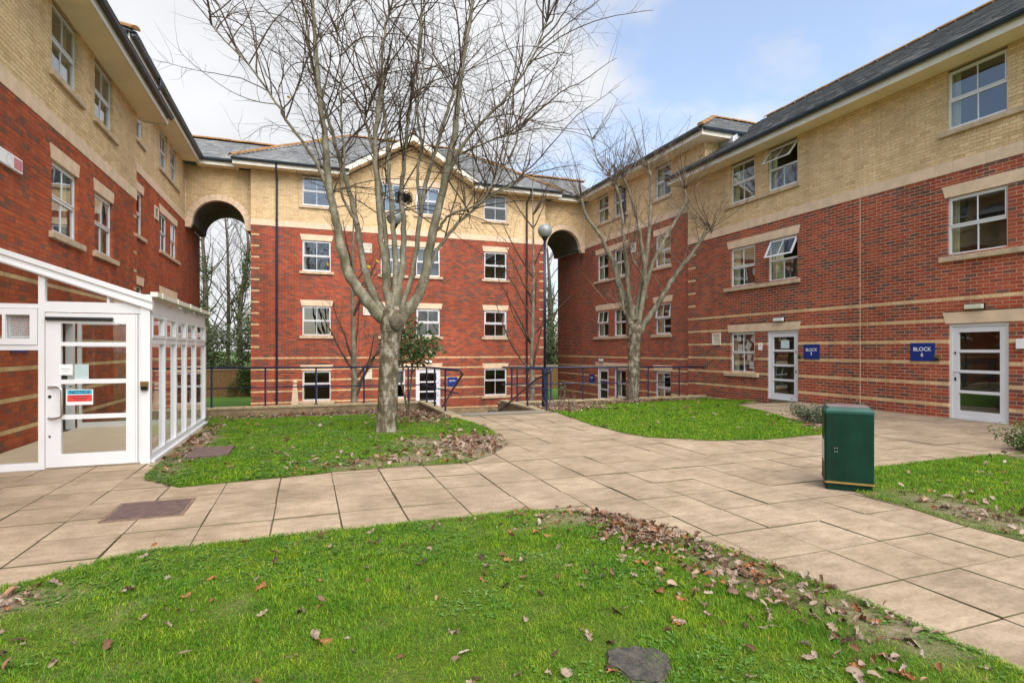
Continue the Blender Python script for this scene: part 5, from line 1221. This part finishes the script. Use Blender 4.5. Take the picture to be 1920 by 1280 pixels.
lm = MB(); lm.poly([(0, -.05, 0), (.03, -.02, .012), (.035, .02, .008), (0, .06, -.01), (-.035, .02, .01), (-.03, -.02, .006)]); lme = lm.mesh('yellow_leaf', M['yellowleaf'])
for x, y, dd in ((541, 182, 0), (637, 269, .3), (690, 378, -.4), (692, 500, .2), (708, 489, 0), (554, 480, .3), (648, 499, -.2), (600, 265, .2), (735, 262, .4), (615, 495, .3)):
    o = link('yellow_leaf', lme, BT); o.location = at(x, y, d0+dd); o.rotation_euler = (rng.uniform(0, 6), rng.uniform(0, 6), rng.uniform(0, 6)); s_ = rng.uniform(.6, 1.0); o.scale = (s_, s_, s_)
NS = thing('bird_nest', 'dark twig bird nest lodged among the big tree limbs', 'nest', None, at(757, 372, d0+.3)); Tn = Tubes()
for _ in range(240):
    a = rng.uniform(0, 6.28); rr = rng.uniform(.05, .15); z = rng.uniform(-.08, .08) ; p = Vector((math.cos(a)*rr, math.sin(a)*rr, z)); d = Vector((-math.sin(a), math.cos(a), rng.gauss(0, .4))).normalized()
    Tn.add([p - d*.09, p + Vector((math.cos(a)*.02, math.sin(a)*.02, 0)), p + d*.09], .0035, 3)
Tn.build('twigs', M['nest'], NS)
# the smaller pollarded tree
PT = thing('bare_tree', 'smaller bare tree with knobbly cut limb ends in front of the railing', 'tree', 'bare courtyard trees'); d1 = 17.5
T = Tubes(); tr = catmull([at(1186, 762, d1), at(1187, 742, d1), at(1188, 700, d1), at(1189, 660, d1), at(1190, 630, d1), at(1191, 606, d1)], 6); kk = len(tr)
T.add(tr, [.185 + .09*max(0, 1-i/kk*5)**2 + (.05*math.sin((i/kk-.7)/.3*math.pi) if i/kk > .7 else 0) for i in range(kk)], 18); T.build('trunk', M['bark_trunk'], PT)
tl = [([(1186, 618), (1176, 580), (1160, 530), (1150, 490), (1140, 472), (1125, 440), (1100, 407), (1092, 380), (1090, 372)], .6, .12, .035),
 ([(1186, 600), (1180, 560), (1175, 500), (1170, 450), (1162, 375), (1152, 342)], -.6, .095, .03),
 ([(1196, 610), (1205, 560), (1209, 512), (1202, 450), (1195, 412), (1180, 362), (1168, 332)], -.4, .09, .03),
 ([(1192, 600), (1200, 550), (1212, 480), (1218, 430), (1220, 380), (1221, 337), (1216, 315)], .7, .085, .03),
 ([(1205, 560), (1215, 520), (1228, 485), (1252, 440), (1272, 405), (1286, 378), (1284, 352)], .3, .085, .035),
 ([(1196, 630), (1214, 597), (1237, 565), (1256, 532), (1275, 505), (1302, 470), (1322, 440), (1333, 430)], -.5, .105, .035),
 ([(1213, 560), (1205, 520), (1192, 495), (1180, 470)], -.7, .035, .02), ([(1160, 350), (1150, 310), (1140, 330), (1120, 300), (1110, 262)], .5, .03, .012), ([(1162, 540), (1168, 570), (1172, 590)], -.3, .05, .04)]
Tw = Tubes()
for n_, (pxs, dd, r0, r1) in enumerate(tl):
    C, rd = limb(M['bark'], PT, pxs, d1, dd, r0, r1)
    tip = C[-1]
    for k in range(26 if n_ < 6 else 8):
        a = rng.uniform(0, 6.28); q = shoot(Tw, tip + Vector((rng.gauss(0, .03), rng.gauss(0, .03), rng.gauss(0, .05))), Vector((math.cos(a), math.sin(a), rng.uniform(.1, 1.6))), rng.uniform(.7, 2.2), rng.uniform(.008, .016), .05, .11, 8, 4)
        twiggy(Tw, q, .011, .36, (.25, .8), 1, .04, .12, .9)
    for k in range(18):
        t = rng.uniform(.35, 1)*(len(C)-1.01); i = int(t); a = rng.uniform(0, 6.28)
        q = shoot(Tw, C[i], Vector((math.cos(a), math.sin(a), rng.uniform(.2, 1.3))), rng.uniform(.5, 1.6), rng.uniform(.007, .013), .05, .12, 7, 4); twiggy(Tw, q, .01, .4, (.2, .6), 1, .04, .12, .9)
for _ in range(22):
    a = rng.uniform(0, 6.28); q = shoot(Tw, at(1186, 740, d1-.22) + Vector((rng.uniform(-.2, .2), rng.uniform(-.05, .1), 0)), Vector((math.cos(a)*.5, math.sin(a)*.5, 1)), rng.uniform(.3, 1.0), .007, .08, .1, 6, 4)
for _ in range(60):
    x = rng.uniform(1024, 1075); q = shoot(Tw, at(x, 768-(x-1024)*.15, 14.6+rng.uniform(-.4, .6)), Vector((rng.gauss(0, .6), rng.gauss(0, .6), 1)), rng.uniform(.25, .6), .006, .0, .12, 5, 4)
Tw.build('crown', M['twig_sunlit'], PT)
# slender trees in the lower yard
def slender(label, x, y, zb, h, r, nb, mat='bark', lean=.1, spread=.75, tw='twig'):
    TT = thing('young_tree', label, 'tree', 'slender trees in front of the back facade'); T = Tubes()
    P = catmull([(x, y, zb), (x+lean*.2, y, zb+h*.3), (x-lean*.3, y, zb+h*.6), (x+lean*.1, y, zb+h)], 8); T.add(P, np.linspace(r, .012, len(P)), 10); T.build('trunk', M[mat], TT); Tw = Tubes()
    for k in range(nb):
        t = rng.uniform(.22, .95); p = P[int(t*(len(P)-1))]; a = rng.uniform(0, 6.28); L = (1-t*.55)*rng.uniform(.28, .42)*h
        q = shoot(Tw, p, Vector((math.cos(a)*spread, math.sin(a)*spread*.6, 1.0)), L, r*(.22+.2*(1-t)), .05, .06, 9, 5); twiggy(Tw, q, .012, .22, (.4, 1.3), 2, .07, .07, .7)
    Tw.build('crown', M[tw], TT)
slender('slender bare tree with bushy upright twigs left of the big trunk', 1.3, 17.3, -1.43, 7.4, .12, 17)
slender('slender bare tree with drooping thin twigs next to the right hand downpipe', 7.45, 18.2, -1.43, 9.0, .115, 16, lean=-.12, spread=.9)

# ------------------------------------------------------------------ leafy plants
def leafcloud(centers, radii, per, size, flat=.0, up=.3):
    """leaf-shaped quads scattered through ellipsoids; returns V, F"""
    Vs = []; tot = 0
    for c, r in zip(centers, radii):
        n = int(per*r[0]*r[1]*r[2]); u = nrg.normal(size=(n, 3)); u /= np.linalg.norm(u, axis=1)[:, None]; rad = nrg.uniform(.35, 1, n)**.5
        p = np.array(c) + u*rad[:, None]*np.array(r)
        ax = nrg.normal(size=(n, 3)); ax[:, 2] *= .6; ax += u*.6; ax /= np.linalg.norm(ax, axis=1)[:, None]
        nm = nrg.normal(size=(n, 3)) + np.array([0, 0, up]); nm -= ax*(nm*ax).sum(1)[:, None]; nm /= np.linalg.norm(nm, axis=1)[:, None]; sd_ = np.cross(ax, nm)
        L = size*nrg.uniform(.6, 1.3, n)[:, None]; Wd = L*.24
        q = np.stack([p, p + ax*L*.5 + sd_*Wd + nm*L*.06, p + ax*L, p + ax*L*.5 - sd_*Wd + nm*L*.06], 1); Vs.append(q.reshape(-1, 3)); tot += n
    V = np.vstack(Vs); F = np.arange(len(V)).reshape(-1, 4); return V, F
EV = thing('evergreen_shrub', 'glossy evergreen shrub on thin dark stems right of the big trunk', 'shrub'); d2 = 12.3
T = Tubes()
for pxs, r in (([(765, 781), (762, 760), (758, 740), (752, 715), (756, 690), (748, 660)], .028), ([(765, 781), (768, 745), (771, 715), (773, 690), (778, 660), (785, 640)], .024), ([(773, 700), (785, 680), (805, 655)], .014), ([(756, 690), (742, 665), (735, 650)], .012), ([(773, 690), (766, 660), (768, 630)], .014)):
    T.add(catmull([at(x, y, d2) for x, y in pxs], 4), np.linspace(r, r*.6, 4*(len(pxs)-1)+1), 7)
T.build('stem', M['bark_dark'], EV)
cs, rs = [], []
for x, y, r in ((745, 655, .2), (762, 640, .24), (780, 650, .26), (800, 655, .22), (772, 620, .2), (790, 668, .2), (815, 645, .15), (755, 672, .17), (778, 605, .14), (745, 635, .15), (725, 645, .12), (822, 662, .1), (806, 632, .13), (768, 660, .22)):
    cs.append(tuple(at(x, y, d2 + rng.uniform(-.35, .35)))); rs.append((r*1.1, r*1.1, r*.95))
V, F = leafcloud(cs, rs, 11500, .105, up=.6); link('crown', np_mesh('crown', V, F, M['magnolia']), EV)
def lowshrub(label, x, y, w_, h_, mat, n=70):
    S_ = thing('low_shrub', label, 'shrub', 'low shrubs against the right wall'); T = Tubes(); cs, rs = [], []
    for _ in range(n):
        a = rng.uniform(0, 6.28); q = shoot(T, Vector((x + rng.gauss(0, .1), y + rng.gauss(0, .1), 0)), Vector((math.cos(a)*w_*1.3, math.sin(a)*w_*1.3, rng.uniform(.25, 1.0)*h_*1.6)), rng.uniform(.5, 1)*w_, .006, -.02, .1, 6, 4)
        for p in q[2:]: cs.append(tuple(p)); rs.append((.075, .075, .06))
    T.build('stem', M['twig'], S_); V, F = leafcloud(cs, rs, 24000, .05, up=.5); link('crown', np_mesh('crown', V, F, mat), S_)
lowshrub('low straggly grey-green shrub on the lawn edge behind the bin', 9.75, 8.35, .75, .5, M['greyleaf'], 90)
lowshrub('dark low shrub at the end of the grass below the BLOCK 6 door', 9.75, 4.85, .55, .6, M['ivy'], 60)
m_ = Tubes(); WP = thing('rose_bush', 'small pale leafy plant in the bed below the rear archway', 'plant'); V, F = leafcloud([tuple(at(1052, 725, 15.5)), tuple(at(1054, 733, 15.5))], [(.14, .14, .14), (.12, .12, .12)], 30000, .05); link('leaves', np_mesh('leaves', V, F, M['greyleaf']), WP)
m_.add([at(1053, 752, 15.5), at(1053, 738, 15.5), at(1052, 724, 15.5)], [.008, .007, .004], 5); m_.build('stem', M['twig'], WP)
# trees beyond the garden wall
def bgtree(label, x, y, h, r, ivy, nb=22):
    TT = thing('ivy_tree', label, 'tree', 'trees beyond the garden wall'); T = Tubes(); P = catmull([(x, y, -1.4), (x+rng.uniform(-.3, .3), y, h*.3), (x+rng.uniform(-.5, .5), y, h*.62), (x+rng.uniform(-.6, .6), y, h-1.4)], 8)
    T.add(P, np.linspace(r, .02, len(P)), 8); T.build('trunk', M['bark_dark'], TT); Tw = Tubes(); cs, rs = [], []
    for k in range(nb):
        t = rng.uniform(.2, .95); p = P[int(t*(len(P)-1))]; a = rng.uniform(0, 6.28); q = shoot(Tw, p, Vector((math.cos(a)*.8, math.sin(a)*.5, .9)), (1-t*.5)*h*rng.uniform(.22, .4), r*.3*(1.1-t), .03, .08, 9, 4); twiggy(Tw, q, .03, .55, (.6, 1.9), 2, .03, .12, 1.0)
        if t < .6 and ivy:
            for p2 in q[:3]: cs.append(tuple(p2)); rs.append((.25, .25, .3))
    Tw.build('crown', M['twig'], TT)
    if ivy:
        for p in P[:int(len(P)*ivy)]:
            for _ in range(2): cs.append((p.x+rng.gauss(0, .22), p.y+rng.gauss(0, .22), p.z+rng.gauss(0, .3))); rs.append((.26, .26, .36))
        V, F = leafcloud(cs, rs, 1700, .15, up=.3); link('ivy', np_mesh('ivy', V, F, M['ivy']), TT)
bgtree('tall ivy covered tree seen through the left archway', -6.4, 41.5, 14.5, .24, .42, 30); bgtree('ivy clad tree with bare top behind the garden wall seen through the left archway', -4.3, 42.5, 14.5, .22, .62, 30)
bgtree('thin bare tree left of the ivy covered ones through the archway', -8.6, 43, 14, .22, .3, 26); bgtree('tall tree seen in the gap of the right archway', 18.4, 41.5, 13, .3, .6)
bgtree('bare many branched tree between the ivy covered trunks', -5.3, 44.0, 15, .16, 0, 34)
HG = thing('hedge', 'dense dark evergreen hedge above the garden wall', 'hedge'); cs, rs = [], []
for i in range(120):
    x = rng.uniform(-13, -1); cs.append((x, rng.uniform(38.8, 41), rng.uniform(-.4, 3.1 + .8*math.sin(x*1.7)))); rs.append((.75, .6, .7))
for i in range(34): cs.append((rng.uniform(15.5, 20), rng.uniform(38.8, 40.5), rng.uniform(-.4, 3.6))); rs.append((.75, .6, .7))
V, F = leafcloud(cs, rs, 900, .17, up=.3); link('foliage', np_mesh('foliage', V, F, M['hedge']), HG)
T = Tubes()
for i in range(22): x = rng.uniform(-13, 0) if i < 16 else rng.uniform(15.5, 20); shoot(T, Vector((x, 39.6, -1.4)), Vector((rng.gauss(0, .3), 0, 1)), 2.6, .05, 0, .12, 7, 5)
T.build('stem', M['bark_dark'], HG)
CI = thing('wall_ivy', 'dark ivy growing over the garden wall next to the archway corner', 'ivy'); cs = []; rs = []
for i in range(26): cs.append((-3.35 + rng.gauss(0, .35), 37.85, rng.uniform(-1.2, .35))); rs.append((.3, .12, .3))
V, F = leafcloud(cs, rs, 9000, .11, up=.2); link('leaves', np_mesh('leaves', V, F, M['ivy']), CI)

# ------------------------------------------------------------------ grass
def blades(poly, area, dens, h, wd, seed):
    """grass blades as two-triangle curved strips inside a polygon; fewer where the soil is bare"""
    r = np.random.default_rng(seed); x0, x1, y0, y1 = area; n = int((x1-x0)*(y1-y0)*dens); x = r.uniform(x0, x1, n); y = r.uniform(y0, y1, n)
    dn = np.maximum(.05, x*SN + y*CS); px = 960 + FPX*(x*CS - y*SN)/dn
    b = bare(x, y); clump = .45 + .9*vnoise(x, y, 11, 5)
    k = inpoly(x, y, poly) & (px > -500) & (px < 2600) & (dn > 1.6) & (r.uniform(0, 1, n) < clump*(1-b)**1.6)
    x, y, b = x[k], y[k], b[k]; n = len(x); z = zl(x, y) + .008
    a = r.uniform(0, 2*np.pi, n); hh = h*r.uniform(.45, 1.25, n)*(1-.5*b)*(.7+.6*vnoise(x, y, 5, 6)); lean = r.uniform(.2, 1.7, n)*hh; w_ = wd*r.uniform(.6, 1.3, n)
    dx, dy = np.cos(a), np.sin(a); sx, sy = -dy*w_, dx*w_
    p0 = np.stack([x-sx, y-sy, z], 1); p1 = np.stack([x+sx, y+sy, z], 1)
    m0 = np.stack([x-sx*.75+dx*lean*.35, y-sy*.75+dy*lean*.35, z+hh*.6], 1); m1 = np.stack([x+sx*.75+dx*lean*.35, y+sy*.75+dy*lean*.35, z+hh*.6], 1)
    t = np.stack([x+dx*lean, y+dy*lean, z+hh*.92], 1)
    V = np.stack([p0, p1, m1, m0, t], 1).reshape(-1, 3); i = np.arange(n)[:, None]*5
    F = np.concatenate([i+np.array([[0, 1, 2]]), i+np.array([[0, 2, 3]]), i+np.array([[3, 2, 4]])]); return V, F
def grass(poly, area, dens, h, wd, seed, label):
    V, F = blades(poly, area, dens, h, wd, seed); o = link('grass', np_mesh('grass', V, F, M['grass']), None, 'stuff'); tag(o, label, 'grass'); return o
Vs, Fs, off = [], [], 0
for ar, dn_, h_, w_, sd_ in (((-3, 3.2, 1.4, 3.0), 21000, .025, .0015, 1), ((-3.5, 3.2, 3.0, 4.9), 15000, .026, .0019, 2)):
    V, F = blades(FG, ar, dn_, h_, w_, sd_); Vs.append(V); Fs.append(F+off); off += len(V)
o = link('grass', np_mesh('grass', np.vstack(Vs), np.vstack(Fs), M['grass']), None, 'stuff'); tag(o, 'bright green lawn grass of the foreground', 'grass')
grass(LL, (-4.4, 3.3, 6.6, 15.5), 5400, .030, .0032, 3, 'bright green lawn grass round the big tree')
grass(RL, (5.0, 12.9, 7.0, 16.3), 3300, .034, .0045, 4, 'bright green lawn grass by the smaller tree')
grass(FR, (5.0, 10.6, 1.5, 5.1), 6000, .03, .0028, 5, 'bright green lawn grass behind the litter bin')

def weeds(poly, area, n, seed, size, label):
    """small flat rosettes of round leaves (clover, daisy, plantain) low in the turf"""
    r = np.random.default_rng(seed); x0, x1, y0, y1 = area; x = r.uniform(x0, x1, n); y = r.uniform(y0, y1, n); k = inpoly(x, y, poly) & (vnoise(x, y, 2.3, 12) + .3*vnoise(x, y, 9, 13) > .72); x, y = x[k], y[k]; n = len(x)
    Vs = []
    for j in range(6):
        a = r.uniform(0, 6.28, n); L = size*r.uniform(.5, 1.3, n); u = r.uniform(.1, .6, n); z = zl(x, y) + .012 + r.uniform(0, .012, n); dx, dy = np.cos(a), np.sin(a); w_ = L*.38
        ox, oy = x + r.normal(size=n)*size*.5, y + r.normal(size=n)*size*.5
        Vs.append(np.stack([np.stack([ox, oy, z], 1), np.stack([ox+dx*L*.55-dy*w_, oy+dy*L*.55+dx*w_, z+u*L*.4], 1), np.stack([ox+dx*L, oy+dy*L, z+u*L*.5], 1), np.stack([ox+dx*L*.55+dy*w_, oy+dy*L*.55-dx*w_, z+u*L*.4], 1)], 1).reshape(-1, 3))
    V = np.vstack(Vs); o = link('weeds', np_mesh('weeds', V, np.arange(len(V)).reshape(-1, 4), M['weed']), None, 'stuff'); tag(o, label, 'weeds')
M['weed'] = leafmat('turf_weed', [(0, (0.06, 0.15, 0.02)), (0.5, (0.095, 0.21, 0.025)), (0.85, (0.15, 0.27, 0.05)), (1, (0.26, 0.35, 0.11))], .5, .25)
weeds(FG, (-3.5, 3.2, 1.4, 4.9), 9000, 31, .022, 'small round leaved weeds among the foreground grass')
weeds(LL, (-2, 3.3, 6.6, 13), 9000, 32, .035, 'small leafy weeds among the grass round the big tree')

# ------------------------------------------------------------------ fallen leaves
def leaf_shape(seed):
    """a dry leaf, curled into a half roll and crumpled"""
    r = random.Random(seed); nu, nv = 6, 4; L = r.uniform(.085, .12); Wd = L*r.uniform(.35, .7); curl = r.uniform(16, 48); bend = r.uniform(-11, 11); m_ = MB(); g = {}
    for i in range(nu+1):
        t = i/nu; w = Wd*(math.sin(math.pi*min(1, t*.92+.08))**.7)*(1 + .5*math.sin(t*19 + seed*2.1))
        for j in range(nv+1):
            q = (j/nv - .5)*w; y = (t-.5)*L; a = q*curl; rr = 1/curl
            x = math.sin(a)*rr; z = (1-math.cos(a))*rr + .5*bend*y*y + r.uniform(-.007, .007)
            g[i, j] = len(m_.v); m_.v.append((x, y + r.uniform(-.003, .003), z))
    for i in range(nu):
        for j in range(nv): m_.f += [(g[i, j], g[i+1, j], g[i+1, j+1]), (g[i, j], g[i+1, j+1], g[i, j+1])]; m_.m += [0, 0]
    n = len(m_.v); m_.v += [(-.0012, -L*.48, .001), (.0012, -L*.48, .001), (.0, -L*.48-.04, .008)]; m_.f.append((n, n+1, n+2)); m_.m.append(0)
    return m_
LEAFK = {'orange-brown': mottled('orange_dead_leaf', (0.30, 0.12, 0.045), .8, 45, .6), 'dark brown': mottled('dark_dead_leaf', (0.075, 0.038, 0.022), .8, 45, .6), 'pale grey-brown': mottled('pale_dead_leaf', (0.28, 0.205, 0.145), .85, 45, .65)}
lms = {k: [leaf_shape(s_ + 11*i).mesh('fallen_leaf', m_) for s_ in range(5)] for i, (k, m_) in enumerate(LEAFK.items())}
def putleaf(x, y, s_, tilt=.45):
    k = rng.choices(list(LEAFK), (.3, .28, .42))[0]; me = rng.choice(lms[k])
    o = link('fallen_leaf', me); o.location = (x, y, float(zl(x, y)) + .03); o.rotation_euler = (rng.gauss(0, tilt), rng.gauss(0, tilt) + (math.pi if rng.random() < .45 else 0), rng.uniform(0, 6.28)); o.scale = (s_, s_, s_)
    edge = x > 2.25 + (4.6-y)*.1
    where = 'near the worn edge of the foreground lawn' if edge else ('round the sawn stump' if math.hypot(x-1.43, y-2.2) < .75 else 'in the open foreground grass')
    tag(o, ('small ' if s_ < .62 else '') + k + ' curled fallen leaf lying ' + where, 'leaf', 'fallen leaves on the foreground lawn')
cnt = 0
while cnt < 230:
    t = rng.random()
    if t < .42: x, y = rng.uniform(-2, 3), rng.uniform(1.9, 4.6)
    elif t < .72: x, y = rng.gauss(2.55, .35), rng.gauss(3.0, .65)
    else: x, y = rng.gauss(2.62, .2), rng.gauss(3.95, .3)
    if not inpoly(np.array([x]), np.array([y]), FG)[0]: continue
    px, py, d = frame_pos((x, y, 0))
    if not (-20 < px < 1940 and 940 < py < 1300): continue
    putleaf(x, y, rng.uniform(.45, 1.05)*(.9 if t > .42 else .78)); cnt += 1
def litter(name, label, spots, seed, sc=1.0):
    r = np.random.default_rng(seed); Vs, Fs, off = [], [], 0; base = [leaf_shape(s_) for s_ in range(6)]
    BV = [np.array(b.v) for b in base]; BF = [np.array(b.f) for b in base]
    for cx, cy, hx, hy, n, polys in spots:
        for _ in range(n):
            x, y = cx + r.normal()*hx, cy + r.normal()*hy
            if polys is not None and not inpoly(np.array([x]), np.array([y]), polys)[0]: continue
            k = r.integers(6); q = Matrix.Rotation(r.uniform(0, 6.28), 3, 'Z') @ Matrix.Rotation(r.normal()*.45, 3, 'X') @ Matrix.Rotation(r.normal()*.45, 3, 'Y')
            V = BV[k] @ np.array(q).T * sc*r.uniform(.5, 1.1) + np.array([x, y, float(zl(x, y)) + .02 + r.uniform(0, .03)]); Vs.append(V); Fs.append(BF[k]+off); off += len(V)
    o = link(name, np_mesh(name, np.vstack(Vs), np.vstack(Fs), M['dead']), None, 'stuff'); return tag(o, label, 'leaves')
litter('leaf_litter', 'brown leaf litter on the bare soil of the left lawn and its bed', [(2.3, 8.2, .5, .6, 330, LL), (1.2, 7.4, .9, .35, 170, LL), (.8, 14.8, 1.7, .35, 800, LL), (2.4, 13.0, .4, 1.2, 700, LL), (-1.62, 9.6, .12, 1.5, 160, LL), (.3, 10, 1.6, 2.2, 120, LL)], 21, 1.0)
litter('leaf_litter', 'brown leaf litter heaped in the bed under the smaller tree', [(6.2, 14.0, .55, .8, 1500, RL), (8.2, 15.1, 1.6, .25, 1000, RL), (5.75, 12.6, .2, .4, 250, RL), (9.4, 7.9, .3, .3, 110, RL), (8, 11, 2, 2, 90, RL)], 22, 1.1)
litter('leaf_litter', 'brown leaves scattered in the grass behind the litter bin', [(7.2, 3.9, 1.6, .6, 70, FR), (5.6, 3.1, .35, .4, 120, FR), (9.5, 4.75, .35, .15, 60, FR)], 23, .8)
litter('leaf_litter', 'dense brown leaf litter on the worn patch at the foreground lawn corner', [(2.55, 3.95, .2, .33, 620, FG), (2.62, 2.7, .24, .6, 330, FG), (-1.75, 4.0, .18, .1, 60, FG), (2.1, 4.45, .3, .1, 60, FG), (.6, 3.4, 1.5, .9, 110, FG)], 24, .6)
